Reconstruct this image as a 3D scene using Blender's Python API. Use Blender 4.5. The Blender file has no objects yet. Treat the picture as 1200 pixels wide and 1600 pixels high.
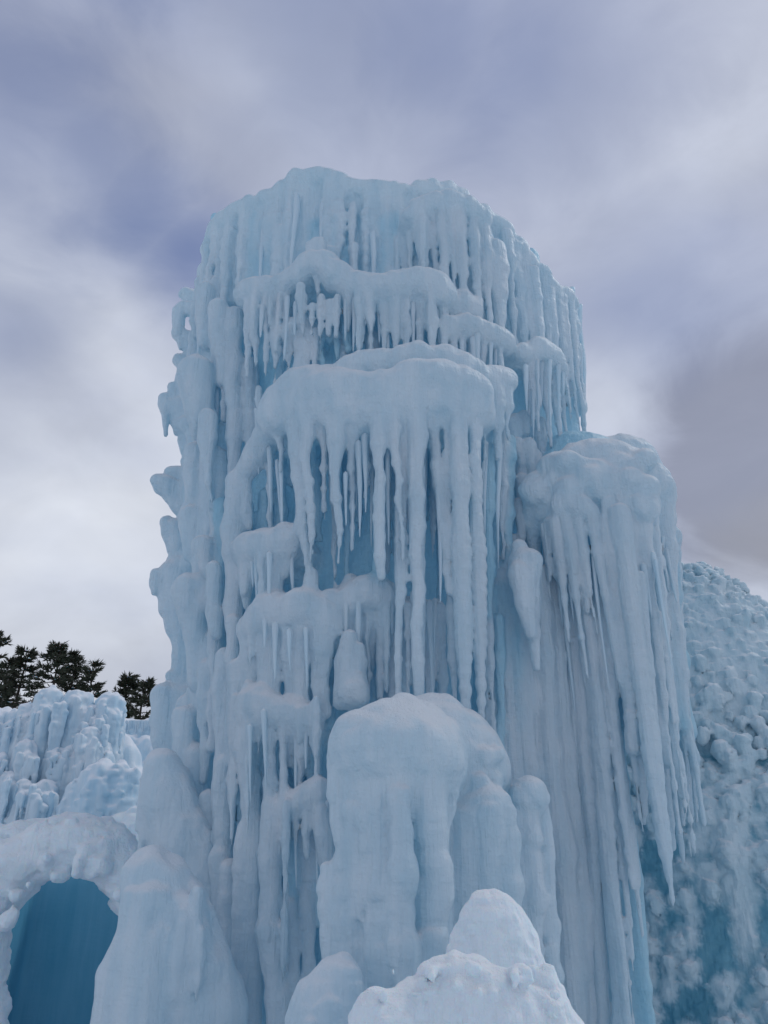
import bpy, math, random
import numpy as np
from mathutils import Vector

random.seed(7)
RNG = np.random.default_rng(7)
scene = bpy.context.scene
COL = scene.collection

# ------------------------------------------------------------------ camera
EYE = np.array((0.0, 0.0, 1.7))
PITCH = math.radians(25.0)
F = 1204.0                                   # focal length in photo pixels (1200 x 1600)
cam_d = bpy.data.cameras.new('camera')
cam_d.sensor_fit = 'VERTICAL'
cam_d.sensor_height = 36.0
cam_d.lens = 36.0 * F / 1600.0
cam_d.clip_start = 0.05
cam_d.clip_end = 3000.0
cam = bpy.data.objects.new('camera', cam_d)
COL.objects.link(cam)
cam.location = EYE
cam.rotation_euler = (math.radians(90.0) + PITCH, 0, 0)
scene.camera = cam

# ------------------------------------------------------------------ light and sky
SUN_EL, SUN_AZ = math.radians(50), math.radians(62)     # azimuth: from +Y (ahead) towards +X (right)
sun_d = bpy.data.lights.new('sun', 'SUN')
sun_d.energy = 0.75
sun_d.angle = math.radians(25)
sun_d.color = (1.0, 0.97, 0.93)
sun = bpy.data.objects.new('sun', sun_d)
COL.objects.link(sun)
sd = Vector((math.sin(SUN_AZ) * math.cos(SUN_EL), math.cos(SUN_AZ) * math.cos(SUN_EL), math.sin(SUN_EL)))
sun.rotation_euler = sd.to_track_quat('Z', 'Y').to_euler()
sun.location = (20, 10, 30)

scene.view_settings.view_transform = 'Standard'
scene.view_settings.look = 'None'
scene.view_settings.gamma = 1.0
scene.view_settings.use_curve_mapping = False
scene.view_settings.exposure = 0.1
scene.cycles.use_denoising = True
scene.cycles.max_bounces = 16
scene.cycles.diffuse_bounces = 12
scene.cycles.glossy_bounces = 3
scene.cycles.transmission_bounces = 12
scene.cycles.sample_clamp_indirect = 4.0


class Nodes:
    """small helper to write node trees"""
    def __init__(self, tree):
        self.t = tree
        self.t.nodes.clear()

    def n(self, kind, ins=None, **props):
        nd = self.t.nodes.new(kind)
        for k, v in props.items():
            setattr(nd, k, v)
        for k, v in (ins or {}).items():
            s = nd.inputs[k]
            if isinstance(v, bpy.types.NodeSocket):
                self.t.links.new(v, s)
            else:
                s.default_value = v
        return nd

    def math(self, op, a, b=0.0, clamp=False):
        return self.n('ShaderNodeMath', {0: a, 1: b}, operation=op, use_clamp=clamp).outputs[0]

    def ramp(self, fac, stops, interp='LINEAR'):
        r = self.n('ShaderNodeValToRGB', {'Fac': fac})
        r.color_ramp.interpolation = interp
        e = r.color_ramp.elements
        while len(e) < len(stops):
            e.new(0.5)
        for el, (p, c) in zip(e, stops):
            el.position = p
            el.color = (c, c, c, 1) if isinstance(c, (int, float)) else tuple(c) + (1,)
        return r.outputs['Color']

    def mix(self, fac, a, b):
        m = self.n('ShaderNodeMix', {'Factor': fac}, data_type='RGBA')
        for i, v in ((6, a), (7, b)):
            if isinstance(v, bpy.types.NodeSocket):
                self.t.links.new(v, m.inputs[i])
            else:
                m.inputs[i].default_value = tuple(v) + (1,)
        return m.outputs[2]


world = bpy.data.worlds.new('World')
scene.world = world
world.use_nodes = True
W = Nodes(world.node_tree)
sky = W.n('ShaderNodeTexSky', sky_type='NISHITA', sun_disc=False)
sky.sun_elevation = SUN_EL
sky.sun_rotation = SUN_AZ
sky.air_density = 1.0
sky.dust_density = 1.0
tc = W.n('ShaderNodeTexCoord').outputs['Generated']
SKY = 0.1
# clouds: soft stratus in two layers, thin where the blue shows through
mp = W.n('ShaderNodeMapping', {'Vector': tc, 'Location': (0.31, 0.0, 0.12), 'Rotation': (0.25, 0.45, 0.2), 'Scale': (1.0, 1.0, 1.6)}).outputs[0]
n1 = W.n('ShaderNodeTexNoise', {'Vector': mp, 'Scale': 2.1, 'Detail': 5.0, 'Roughness': 0.45, 'Distortion': 0.15}).outputs['Fac']
mp2 = W.n('ShaderNodeMapping', {'Vector': tc, 'Location': (4.2, 1.3, 2.2), 'Scale': (1.0, 1.0, 1.9)}).outputs[0]
n2 = W.n('ShaderNodeTexNoise', {'Vector': mp2, 'Scale': 2.6, 'Detail': 5.0, 'Roughness': 0.5, 'Distortion': 0.3}).outputs['Fac']


n3 = W.n('ShaderNodeTexNoise', {'Vector': mp, 'Scale': 6.5, 'Detail': 6.0, 'Roughness': 0.55, 'Distortion': 0.5}).outputs['Fac']


def pix_dir(px, py):
    u = 800.0 - py
    c, s = math.cos(PITCH), math.sin(PITCH)
    v = np.array((px - 600.0, F * c - u * s, F * s + u * c))
    return v / np.linalg.norm(v)


def lobe(px, py, width, soft=0.5):
    """0..1 bump of the given angular half width round one direction of the sky, ragged by the cloud noise"""
    d = pix_dir(px, py)
    dot = W.n('ShaderNodeVectorMath', {0: tc, 1: tuple(d)}, operation='DOT_PRODUCT').outputs['Value']
    ang = W.math('ARCCOSINE', W.math('MINIMUM', dot, 1.0))
    rag = W.math('MULTIPLY', W.math('SUBTRACT', W.math('ADD', W.math('MULTIPLY', n2, 0.6), W.math('MULTIPLY', n3, 0.4)), 0.5), soft)
    x = W.math('ADD', W.math('DIVIDE', ang, width), rag)
    return W.n('ShaderNodeMapRange', {'Value': x, 'From Min': 1.0, 'From Max': 0.0, 'To Min': 0.0, 'To Max': 1.0},
               interpolation_type='SMOOTHSTEP').outputs[0]


cover = W.ramp(n1, [(0.36, 0.0), (0.60, 1.0)], 'EASE')
gaps = W.math('MULTIPLY', lobe(225, 305, 0.13, 1.9), 0.72)
for px_, py_, wd_, st_ in ((130, 225, 0.17, 0.7), (300, 390, 0.12, 0.65), (20, 130, 0.26, 0.75), (900, 130, 0.22, 0.5), (680, 50, 0.16, 0.4), (1010, 400, 0.18, 0.35), (20, 520, 0.12, 0.3), (500, 40, 0.2, 0.25)):
    gaps = W.math('MAXIMUM', gaps, W.math('MULTIPLY', lobe(px_, py_, wd_, 1.9), st_))
veil = W.math('SUBTRACT', W.math('ADD', 0.66, W.math('MULTIPLY', cover, 0.34)), W.math('MULTIPLY', gaps, 0.9), clamp=True)
up = W.n('ShaderNodeSeparateXYZ', {0: tc}).outputs['Z']
low = W.n('ShaderNodeMapRange', {'Value': up, 'From Min': 0.85, 'From Max': 0.1}).outputs[0]
cl_a = W.mix(low, (4.0, 4.4, 5.65), (6.4, 6.8, 7.6))
shade = W.math('MULTIPLY', W.ramp(lobe(1200, 715, 0.20, 1.5), [(0.02, 0.0), (0.62, 1.0)], 'EASE'), 0.9)
shade = W.math('MAXIMUM', shade, W.math('MULTIPLY', W.ramp(n2, [(0.42, 0.0), (0.70, 1.0)], 'EASE'), 0.30))
glow = W.math('MULTIPLY', lobe(470, 200, 0.2, 1.2), 0.35)
for px_, py_, wd_, st_ in ((60, 690, 0.36, 0.75), (930, 640, 0.13, 0.75), (60, 330, 0.12, 0.25), (1100, 130, 0.3, 0.2), (230, 940, 0.25, 0.2)):
    glow = W.math('MAXIMUM', glow, W.math('MULTIPLY', lobe(px_, py_, wd_, 1.2), st_))
cl_a = W.mix(glow, cl_a, (7.7, 8.0, 8.5))
cl = W.mix(shade, cl_a, (2.85, 2.9, 3.3))
blue = W.mix(0.72, sky.outputs[0], (1.6, 2.1, 4.0))
tex = W.math('ADD', 0.80, W.math('MULTIPLY', n3, 0.40))
cl = W.n('ShaderNodeVectorMath', {0: cl, 'Scale': tex}, operation='SCALE').outputs[0]
skycol = W.mix(veil, blue, cl)
bg = W.n('ShaderNodeBackground', {'Color': skycol, 'Strength': SKY})
wo = W.n('ShaderNodeOutputWorld', {'Surface': bg.outputs[0]})

# ------------------------------------------------------------------ materials


def ice_material(name, deep, pale, snow, heart=None, frost=0.5, sss=0.06, rough=0.42, snow_lo=0.35, snow_hi=0.8, bump=0.25, trans=0.0, tint=(0.45, 0.80, 0.93)):
    m = bpy.data.materials.new(name)
    m.use_nodes = True
    N = Nodes(m.node_tree)
    geo = N.n('ShaderNodeNewGeometry')
    pos = geo.outputs['Position']
    st = N.n('ShaderNodeMapping', {'Vector': pos, 'Scale': (9.0, 9.0, 0.9)}).outputs[0]
    s1 = N.n('ShaderNodeTexNoise', {'Vector': st, 'Scale': 1.0, 'Detail': 4.0, 'Roughness': 0.55}).outputs['Fac']
    b1 = N.n('ShaderNodeTexNoise', {'Vector': pos, 'Scale': 2.3, 'Detail': 3.0}).outputs['Fac']
    f = N.math('ADD', N.math('MULTIPLY', s1, 0.6), N.math('MULTIPLY', b1, 0.4))
    f = N.ramp(f, [(0.5 - 0.32 * frost - 0.08, 0.0), (0.5 - 0.32 * frost + 0.30, 1.0)])
    col = N.mix(f, deep, pale)
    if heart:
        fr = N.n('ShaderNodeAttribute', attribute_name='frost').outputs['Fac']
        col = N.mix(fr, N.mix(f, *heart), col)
    nz = N.n('ShaderNodeSeparateXYZ', {0: geo.outputs['Normal']}).outputs['Z']
    g1 = N.n('ShaderNodeTexNoise', {'Vector': pos, 'Scale': 9.0, 'Detail': 4.0, 'Roughness': 0.6}).outputs['Fac']
    up_ = N.math('ADD', nz, N.math('MULTIPLY', N.math('SUBTRACT', g1, 0.5), 0.7))
    sn = N.n('ShaderNodeMapRange', {'Value': up_, 'From Min': snow_lo, 'From Max': snow_hi}, interpolation_type='SMOOTHSTEP').outputs[0]
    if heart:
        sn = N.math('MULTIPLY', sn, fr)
    col = N.mix(sn, col, snow)
    ro = N.math('ADD', rough, N.math('MULTIPLY', sn, 0.35))
    fine = N.n('ShaderNodeTexNoise', {'Vector': pos, 'Scale': 55.0, 'Detail': 4.0, 'Roughness': 0.65}).outputs['Fac']
    rip = N.n('ShaderNodeMapping', {'Vector': pos, 'Scale': (9.0, 9.0, 24.0)}).outputs[0]
    ripn = N.n('ShaderNodeTexNoise', {'Vector': rip, 'Scale': 1.0, 'Detail': 2.0}).outputs['Fac']
    gr = N.n('ShaderNodeTexNoise', {'Vector': pos, 'Scale': 140.0, 'Detail': 2.0}).outputs['Fac']
    h = N.math('ADD', N.math('MULTIPLY', fine, N.math('ADD', 0.25, sn)), N.math('MULTIPLY', ripn, 0.9))
    fl = N.n('ShaderNodeMapping', {'Vector': pos, 'Scale': (38.0, 38.0, 1.6)}).outputs[0]
    fln = N.n('ShaderNodeTexNoise', {'Vector': fl, 'Scale': 1.0, 'Detail': 3.0, 'Roughness': 0.6}).outputs['Fac']
    h = N.math('ADD', h, N.math('MULTIPLY', fln, N.math('SUBTRACT', 1.1, sn)))
    h = N.math('ADD', h, N.math('MULTIPLY', gr, N.math('MULTIPLY', sn, 0.6)))
    bp = N.n('ShaderNodeBump', {'Height': h, 'Strength': bump, 'Distance': 0.03}).outputs[0]
    p = N.n('ShaderNodeBsdfPrincipled', {
        'Base Color': col, 'Roughness': ro, 'IOR': 1.31, 'Normal': bp,
        'Subsurface Weight': 0.8 if sss else 0.0, 'Subsurface Radius': (0.45, 0.85, 1.0), 'Subsurface Scale': sss,
        'Specular IOR Level': 0.5})
    surf = p.outputs[0]
    if trans:                                            # daylight soaking through the ice
        t = N.n('ShaderNodeBsdfTranslucent', {'Color': tuple(tint) + (1,), 'Normal': bp}).outputs[0]
        k = N.math('MULTIPLY', trans, N.math('SUBTRACT', 1.0, N.math('MULTIPLY', sn, 0.6)))
        surf = N.n('ShaderNodeMixShader', {0: k, 1: surf, 2: t}).outputs[0]
    N.n('ShaderNodeOutputMaterial', {'Surface': surf})
    return m


SNOWC = (0.82, 0.86, 0.89)
ICE = ice_material('frosted_ice', (0.54, 0.71, 0.80), (0.79, 0.86, 0.90), SNOWC, frost=0.6, snow_lo=0.25, bump=0.5, sss=0.0, trans=0.34, tint=(0.66, 0.87, 0.95))
FUSED = ice_material('drip_ice', (0.52, 0.69, 0.78), (0.79, 0.86, 0.90), SNOWC, heart=((0.32, 0.64, 0.79), (0.52, 0.75, 0.85)), frost=0.6, sss=0.0, rough=0.34, snow_lo=0.2, snow_hi=0.75, bump=0.6, trans=0.36, tint=(0.62, 0.86, 0.95))  # heart: blue of clear ice, brightened to paint a glow into recesses
ICICLE = ice_material('icicle_ice', (0.58, 0.74, 0.83), (0.80, 0.87, 0.91), SNOWC, frost=0.7, sss=0.0, rough=0.25, bump=0.3, trans=0.42, tint=(0.68, 0.88, 0.95))
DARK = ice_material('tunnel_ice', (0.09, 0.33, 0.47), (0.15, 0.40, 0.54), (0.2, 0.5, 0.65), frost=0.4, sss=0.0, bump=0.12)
PALE = ice_material('pale_ice', (0.46, 0.70, 0.84), (0.76, 0.84, 0.89), (0.86, 0.89, 0.92), frost=0.62, snow_lo=0.2, snow_hi=0.75, sss=0.0, trans=0.2, tint=(0.6, 0.86, 0.95))
KNOBBY = ice_material('knobbly_ice', (0.42, 0.62, 0.71), (0.66, 0.77, 0.82), (0.82, 0.87, 0.90), heart=((0.07, 0.26, 0.37), (0.18, 0.41, 0.52)), frost=0.5, sss=0.0, trans=0.12, snow_lo=0.4, snow_hi=0.95, bump=0.5)  # heart: deep blue ice, darkened with painted shade of the enclosed foot
SNOW = ice_material('old_snow', (0.66, 0.78, 0.86), (0.77, 0.85, 0.90), (0.81, 0.87, 0.91), frost=0.7, sss=0.02, rough=0.75, bump=0.6)

# ------------------------------------------------------------------ object helpers


def link(name, mesh, mat, parent=None):
    o = bpy.data.objects.new(name, mesh)
    COL.objects.link(o)
    if mat is not None and len(mesh.materials) == 0:
        mesh.materials.append(mat)
    if parent is not None:
        o.parent = parent
        o.matrix_parent_inverse = parent.matrix_world.inverted()
    return o


def tag(o, label=None, cat=None, group=None, kind=None):
    for k, v in (('label', label), ('category', cat), ('group', group), ('kind', kind)):
        if v:
            o[k] = v
    return o


def thing(name, loc, label, cat, group=None):
    o = bpy.data.objects.new(name, None)
    COL.objects.link(o)
    o.location = loc
    o.empty_display_size = 0.3
    bpy.context.view_layer.update()
    return tag(o, label, cat, group)


def mesh_from(name, V, Q, smooth=True, check=True):
    """V (n,3), Q (m,k) faces of k corners each"""
    me = bpy.data.meshes.new(name)
    k = Q.shape[1]
    me.vertices.add(len(V))
    me.vertices.foreach_set('co', np.ascontiguousarray(V, dtype=np.float32).ravel())
    me.loops.add(Q.size)
    me.loops.foreach_set('vertex_index', np.ascontiguousarray(Q, dtype=np.int32).ravel())
    me.polygons.add(len(Q))
    me.polygons.foreach_set('loop_start', np.arange(0, Q.size, k, dtype=np.int32))
    me.polygons.foreach_set('use_smooth', np.full(len(Q), smooth))
    me.update(calc_edges=True)
    if check:
        me.validate()
    return me


# ------------------------------------------------------------------ implicit surfaces


def axis_weights(org, n, vox, sp, ph):
    x = (org + np.arange(n) * vox) / sp + ph
    i0 = int(math.floor(x[0]))
    i = np.floor(x).astype(int)
    t = x - i
    t = t * t * t * (t * (6 * t - 15) + 10)
    L = i[-1] - i0 + 2
    M = np.zeros((n, L), np.float32)
    r = np.arange(n)
    M[r, i - i0] = 1 - t
    M[r, i - i0 + 1] += t
    return M


def grid_noise(org, shape, vox, sp, rng):
    ws = [axis_weights(org[a], shape[a], vox, sp[a], rng.random()) for a in range(3)]
    lat = rng.uniform(-1, 1, [w.shape[1] for w in ws]).astype(np.float32)
    v = np.tensordot(ws[2], lat, (1, 2))          # z, x, y
    v = np.tensordot(ws[1], v, (1, 2))            # y, z, x
    v = np.tensordot(ws[0], v, (1, 2))            # x, y, z
    return v


def surface_nets(f, org, vox):
    s = f < 0
    c = np.zeros([d - 1 for d in f.shape], np.int8)
    sl = (slice(None, -1), slice(1, None))
    for a in (0, 1):
        for b in (0, 1):
            for d in (0, 1):
                c += s[sl[a], sl[b], sl[d]]
    act = (c > 0) & (c < 8)
    I = np.argwhere(act)
    idx = np.full(act.shape, -1, np.int32)
    idx[act] = np.arange(len(I))
    P = np.zeros((len(I), 3), np.float32)
    cnt = np.zeros(len(I), np.float32)
    for ax in range(3):
        o1, o2 = [a for a in range(3) if a != ax]
        for u in (0, 1):
            for v in (0, 1):
                A = I.copy()
                A[:, o1] += u
                A[:, o2] += v
                B = A.copy()
                B[:, ax] += 1
                fa = f[A[:, 0], A[:, 1], A[:, 2]]
                fb = f[B[:, 0], B[:, 1], B[:, 2]]
                m = (fa < 0) != (fb < 0)
                t = np.where(m, fa / np.where(m, fa - fb, 1), 0)
                Q = A.astype(np.float32)
                Q[:, ax] += t
                P += Q * m[:, None]
                cnt += m
    P = P / cnt[:, None] * vox + org
    faces = []
    for ax in range(3):
        o1, o2 = [(1, 2), (2, 0), (0, 1)][ax]
        a = [slice(None)] * 3
        b = [slice(None)] * 3
        a[ax] = slice(None, -1)
        b[ax] = slice(1, None)
        d = s[tuple(a)] != s[tuple(b)]
        E = np.argwhere(d)
        ok = (E[:, o1] > 0) & (E[:, o2] > 0) & (E[:, o1] < f.shape[o1] - 1) & (E[:, o2] < f.shape[o2] - 1)
        E = E[ok]
        inside = s[E[:, 0], E[:, 1], E[:, 2]]
        q = []
        for du, dv in ((-1, -1), (0, -1), (0, 0), (-1, 0)):
            C = E.copy()
            C[:, o1] += du
            C[:, o2] += dv
            q.append(idx[C[:, 0], C[:, 1], C[:, 2]])
        q = np.stack(q, 1)
        q[~inside] = q[~inside][:, ::-1]
        faces.append(q)
    return P, np.concatenate(faces)


class Field:
    def __init__(self, vox=0.02, k=0.06, cut_z=None, top_z=None):
        self.vox, self.k, self.p, self.cut_z, self.top_z = vox, k, [], cut_z, top_z

    def cone(self, a, b, ra, rb, k=None, sq=None):
        self.p.append((np.asarray(a, float), np.asarray(b, float), float(ra), float(rb), self.k if k is None else k, sq))

    def ball(self, a, r, k=None, sq=None):
        self.cone(a, a, r, r, k, sq)

    def chain(self, pts, radii, k=None, sq=None):
        if len(pts) == 1:
            self.ball(pts[0], radii[0], k, sq)
        for i in range(len(pts) - 1):
            self.cone(pts[i], pts[i + 1], radii[i], radii[i + 1], k, sq)

    def mesh(self, name, noise=(), seed=1, holes=()):
        vox = self.vox
        lo = np.min([np.minimum(a, b) - max(ra, rb) * (max(sq) if sq else 1) for a, b, ra, rb, k, sq in self.p], 0) - 0.06 - 2 * vox
        hi = np.max([np.maximum(a, b) + max(ra, rb) * (max(sq) if sq else 1) for a, b, ra, rb, k, sq in self.p], 0) + 0.06 + 2 * vox
        if self.cut_z is not None:
            lo[2] = max(lo[2], self.cut_z - 3 * vox)
        if self.top_z is not None:
            hi[2] = min(hi[2], self.top_z + 0.08)
        shape = np.ceil((hi - lo) / vox).astype(int) + 1
        f = np.full(shape, 1.0, np.float32)
        ax = [(lo[i] + np.arange(shape[i]) * vox).astype(np.float32) for i in range(3)]
        for a, b, ra, rb, k, sq in self.p:
            R = max(ra, rb) * (max(sq) if sq else 1) + max(k, 0) + 0.05 + vox
            i0 = np.maximum(np.floor((np.minimum(a, b) - R - lo) / vox).astype(int), 0)
            i1 = np.minimum(np.ceil((np.maximum(a, b) + R - lo) / vox).astype(int) + 1, shape)
            if np.any(i1 <= i0):
                continue
            X = ax[0][i0[0]:i1[0], None, None] - a[0]
            Y = ax[1][None, i0[1]:i1[1], None] - a[1]
            Z = ax[2][None, None, i0[2]:i1[2]] - a[2]
            if sq:
                X, Y, Z = X / sq[0], Y / sq[1], Z / sq[2]
            d = b - a
            if sq:
                d = d / np.array(sq)
            L2 = float(d @ d)
            if L2 < 1e-9:
                D = np.sqrt(X * X + Y * Y + Z * Z) - ra
            else:
                t = np.clip((X * d[0] + Y * d[1] + Z * d[2]) / L2, 0, 1)
                dx, dy, dz = X - t * d[0], Y - t * d[1], Z - t * d[2]
                D = np.sqrt(dx * dx + dy * dy + dz * dz) - (ra + (rb - ra) * t)
            if sq:
                D = D * min(sq)
            sub = f[i0[0]:i1[0], i0[1]:i1[1], i0[2]:i1[2]]
            if k > 0:
                h = np.maximum(k - np.abs(sub - D), 0) / k
                np.minimum(sub, D, out=sub)
                sub -= h * h * (k * 0.25)
            elif k == 0:
                np.minimum(sub, D, out=sub)
        for a, b, ra, rb, sq in holes:                  # carve capsules out
            g = [ax[0][:, None, None], ax[1][None, :, None], ax[2][None, None, :]]
            d = (np.asarray(b, float) - a) / sq
            X, Y, Z = [(g[i] - a[i]) / sq[i] for i in range(3)]
            t = np.clip((X * d[0] + Y * d[1] + Z * d[2]) / max(float(d @ d), 1e-9), 0, 1)
            D = (np.sqrt((X - t * d[0]) ** 2 + (Y - t * d[1]) ** 2 + (Z - t * d[2]) ** 2) - (ra + (rb - ra) * t)) * min(sq)
            q = -D
            h = np.maximum(0.05 - np.abs(f - q), 0) / 0.05
            f = np.maximum(f, q) + h * h * 0.0125
        rng = np.random.default_rng(seed)
        for amp, sp, bil in noise:
            nz = grid_noise(lo, shape, vox, sp, rng)
            if bil:
                nz = 0.5 - 2.0 * np.abs(nz)
            f += amp * nz
        if self.cut_z is not None:
            f = np.maximum(f, (self.cut_z - ax[2])[None, None, :].astype(np.float32))
        if self.top_z is not None:
            f = np.maximum(f, (ax[2] - self.top_z)[None, None, :].astype(np.float32))
        # closed at the border
        f[0], f[-1], f[:, 0], f[:, -1] = 1, 1, 1, 1
        f[:, :, 0], f[:, :, -1] = 1, 1
        V, Q = surface_nets(f, lo, vox)
        return mesh_from(name, V, Q)

    def build(self, name, mat, parent=None, noise=None, seed=None, holes=()):
        if noise is None:
            noise = NOISE
        if seed is None:
            Field.count += 1
            seed = Field.count
        return link(name, self.mesh(name, noise, seed, holes), mat, parent)


Field.count = 100
NOISE = [(0.018, (0.11, 0.11, 1.1), False), (0.008, (0.055, 0.055, 0.6), False), (0.006, (0.08, 0.08, 0.07), False), (0.014, (0.32, 0.32, 0.32), False)]
SKIN = [(0.010, (0.11, 0.11, 1.1), False), (0.008, (0.05, 0.05, 0.7), False), (0.005, (0.07, 0.07, 0.06), False), (0.012, (0.32, 0.32, 0.32), False)]
LUMPY = [(0.03, (0.13, 0.13, 0.13), True), (0.012, (0.06, 0.06, 0.06), True), (0.02, (0.4, 0.4, 0.4), False)]

class Fused:
    """one skin of ice flowing over many parts; each part becomes a mesh of its own that keeps the common skin's normals"""
    def __init__(self, vox, cut_z=-0.15):
        self.vox, self.cut_z, self.parts = vox, cut_z, []

    def part(self, name, k=0.06, heart=False):
        f = Field(self.vox, k)
        f.owner = (name, heart)
        self.parts.append(f)
        return f

    def build(self, mat, parent, noise, seed=1, top_z=None, blend=0.09):
        vox = self.vox
        prims = [(i,) + q for i, f in enumerate(self.parts) for q in f.p]
        lo = np.min([np.minimum(q[1], q[2]) - max(q[3], q[4]) for q in prims], 0) - 0.1
        hi = np.max([np.maximum(q[1], q[2]) + max(q[3], q[4]) for q in prims], 0) + 0.1
        lo[2] = max(lo[2], self.cut_z - 3 * vox)
        if top_z is not None:
            hi[2] = min(hi[2], top_z + 0.1)
        shape = np.ceil((hi - lo) / vox).astype(int) + 1
        f = np.full(shape, 0.4, np.float32)
        best = np.full(shape, 0.4, np.float32)
        own = np.zeros(shape, np.int16)
        dh = np.full(shape, 0.4, np.float32)            # distance to the heart
        do = np.full(shape, 0.4, np.float32)            # distance to everything grown on it
        ax = [(lo[i] + np.arange(shape[i]) * vox).astype(np.float32) for i in range(3)]
        for pi, a, b, ra, rb, k, sq in prims:
            R = max(ra, rb) + k + 0.05 + vox
            i0 = np.maximum(np.floor((np.minimum(a, b) - R - lo) / vox).astype(int), 0)
            i1 = np.minimum(np.ceil((np.maximum(a, b) + R - lo) / vox).astype(int) + 1, shape)
            if np.any(i1 <= i0):
                continue
            X = ax[0][i0[0]:i1[0], None, None] - np.float32(a[0])
            Y = ax[1][None, i0[1]:i1[1], None] - np.float32(a[1])
            Z = ax[2][None, None, i0[2]:i1[2]] - np.float32(a[2])
            d = (b - a).astype(np.float32)
            L2 = float(d @ d)
            if L2 < 1e-9:
                D = np.sqrt(X * X + Y * Y + Z * Z) - np.float32(ra)
            else:
                t = np.clip((X * d[0] + Y * d[1] + Z * d[2]) * np.float32(1 / L2), 0, 1)
                D = np.sqrt((X - t * d[0]) ** 2 + (Y - t * d[1]) ** 2 + (Z - t * d[2]) ** 2) - (np.float32(ra) + np.float32(rb - ra) * t)
            s = (slice(i0[0], i1[0]), slice(i0[1], i1[1]), slice(i0[2], i1[2]))
            m = D < best[s]
            best[s][m] = D[m]
            own[s][m] = pi
            tgt = dh if self.parts[pi].owner[1] else do
            np.minimum(tgt[s], D, out=tgt[s])
            sub = f[s]
            h = np.maximum(k - np.abs(sub - D), 0) * np.float32(1 / k)
            np.minimum(sub, D, out=sub)
            sub -= h * h * np.float32(k * 0.25)
        rng = np.random.default_rng(seed)
        for amp, sp, bil in noise:
            nz = grid_noise(lo, shape, vox, sp, rng)
            if bil:
                nz = 0.5 - 2.0 * np.abs(nz)
            f += amp * nz
            del nz
        f = np.maximum(f, (self.cut_z - ax[2])[None, None, :].astype(np.float32))
        if top_z is not None:
            f = np.maximum(f, (ax[2] - top_z)[None, None, :].astype(np.float32))
        f[0], f[-1], f[:, 0], f[:, -1], f[:, :, 0], f[:, :, -1] = 1, 1, 1, 1, 1, 1
        V, Q = surface_nets(f, lo, vox)
        g = np.clip(np.rint((V - lo) / vox).astype(int), 0, np.array(shape) - 1)
        vo = own[g[:, 0], g[:, 1], g[:, 2]]
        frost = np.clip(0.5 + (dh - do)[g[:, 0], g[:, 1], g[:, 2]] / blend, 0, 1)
        del best, own, dh, do, f
        # common normals
        e = np.cross(V[Q[:, 2]] - V[Q[:, 0]], V[Q[:, 3]] - V[Q[:, 1]])
        NV = np.zeros_like(V)
        for c in range(4):
            for a in range(3):
                NV[:, a] += np.bincount(Q[:, c], weights=e[:, a], minlength=len(V))
        NV /= np.maximum(np.linalg.norm(NV, axis=1, keepdims=True), 1e-9)
        fo = vo[Q[:, 0]]
        for pi, fld in enumerate(self.parts):            # crumbs cut off from a drip go to the core
            if pi == 0:
                continue
            ids = np.nonzero(fo == pi)[0]
            if len(ids) < 2 or len(ids) > 9000:
                continue
            u, inv = np.unique(Q[ids].ravel(), return_inverse=True)
            inv = inv.reshape(-1, 4)
            lab = np.arange(len(u))
            while True:
                m = lab[inv].min(1)
                new = lab.copy()
                np.minimum.at(new, inv.ravel(), np.repeat(m, 4))
                new = new[new]
                if np.array_equal(new, lab):
                    break
                lab = new
            fl = lab[inv[:, 0]]
            vals, cn = np.unique(fl, return_counts=True)
            if len(vals) > 1:
                fo[ids[fl != vals[np.argmax(cn)]]] = 0
        for pi, fld in enumerate(self.parts):
            q = Q[fo == pi]
            if len(q) < 6:
                continue
            u, inv = np.unique(q.ravel(), return_inverse=True)
            me = mesh_from(fld.owner[0], V[u], inv.reshape(-1, 4), check=False)
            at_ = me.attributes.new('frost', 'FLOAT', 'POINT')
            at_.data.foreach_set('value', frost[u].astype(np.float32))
            me.normals_split_custom_set_from_vertices(NV[u].tolist())
            link(fld.owner[0], me, mat, parent)


# ------------------------------------------------------------------ photo pixels to places


def slope(py):
    """height gained per metre of ground distance Y along the sight line of a pixel row"""
    u = 800.0 - py
    c, s = math.cos(PITCH), math.sin(PITCH)
    return (F * s + u * c) / (F * c - u * s)


def zat(py, Y):
    return EYE[2] + Y * slope(py)


def depth(p):
    return p[1] * math.cos(PITCH) + (p[2] - EYE[2]) * math.sin(PITCH)


def at(px, py, Y):
    u = 800.0 - py
    return np.array(((px - 600.0) / (F * math.cos(PITCH) - u * math.sin(PITCH)) * Y, Y, zat(py, Y)))


def metres(p, w):
    return w * depth(p) / F


class Shaft:
    """an upright body of oval section, radii given by height: finds where a sight line meets its skin pushed out by d"""
    def __init__(self, ax, ay, table):
        self.ax, self.ay = ax, ay
        self.z, self.a, self.b = [list(t) for t in zip(*table)]

    def radii(self, z):
        return np.interp(z, self.z, self.a), np.interp(z, self.z, self.b)

    def hit(self, px, py, d=0.0):
        best = None
        for Y in np.arange(self.ay - 4.0, self.ay + 0.01, 0.02):
            p = at(px, py, Y)
            a, b = self.radii(p[2])
            e = ((p[0] - self.ax) / (a + d)) ** 2 + ((p[1] - self.ay) / (b + d)) ** 2
            if e <= 1.0:
                return p
            if best is None or e < best[0]:
                best = (e, p)
        return best[1]

    def out(self, p):
        a, b = self.radii(p[2])
        v = np.array(((p[0] - self.ax) / a ** 2, (p[1] - self.ay) / b ** 2, 0))
        return v / max(np.linalg.norm(v), 1e-6)


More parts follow.
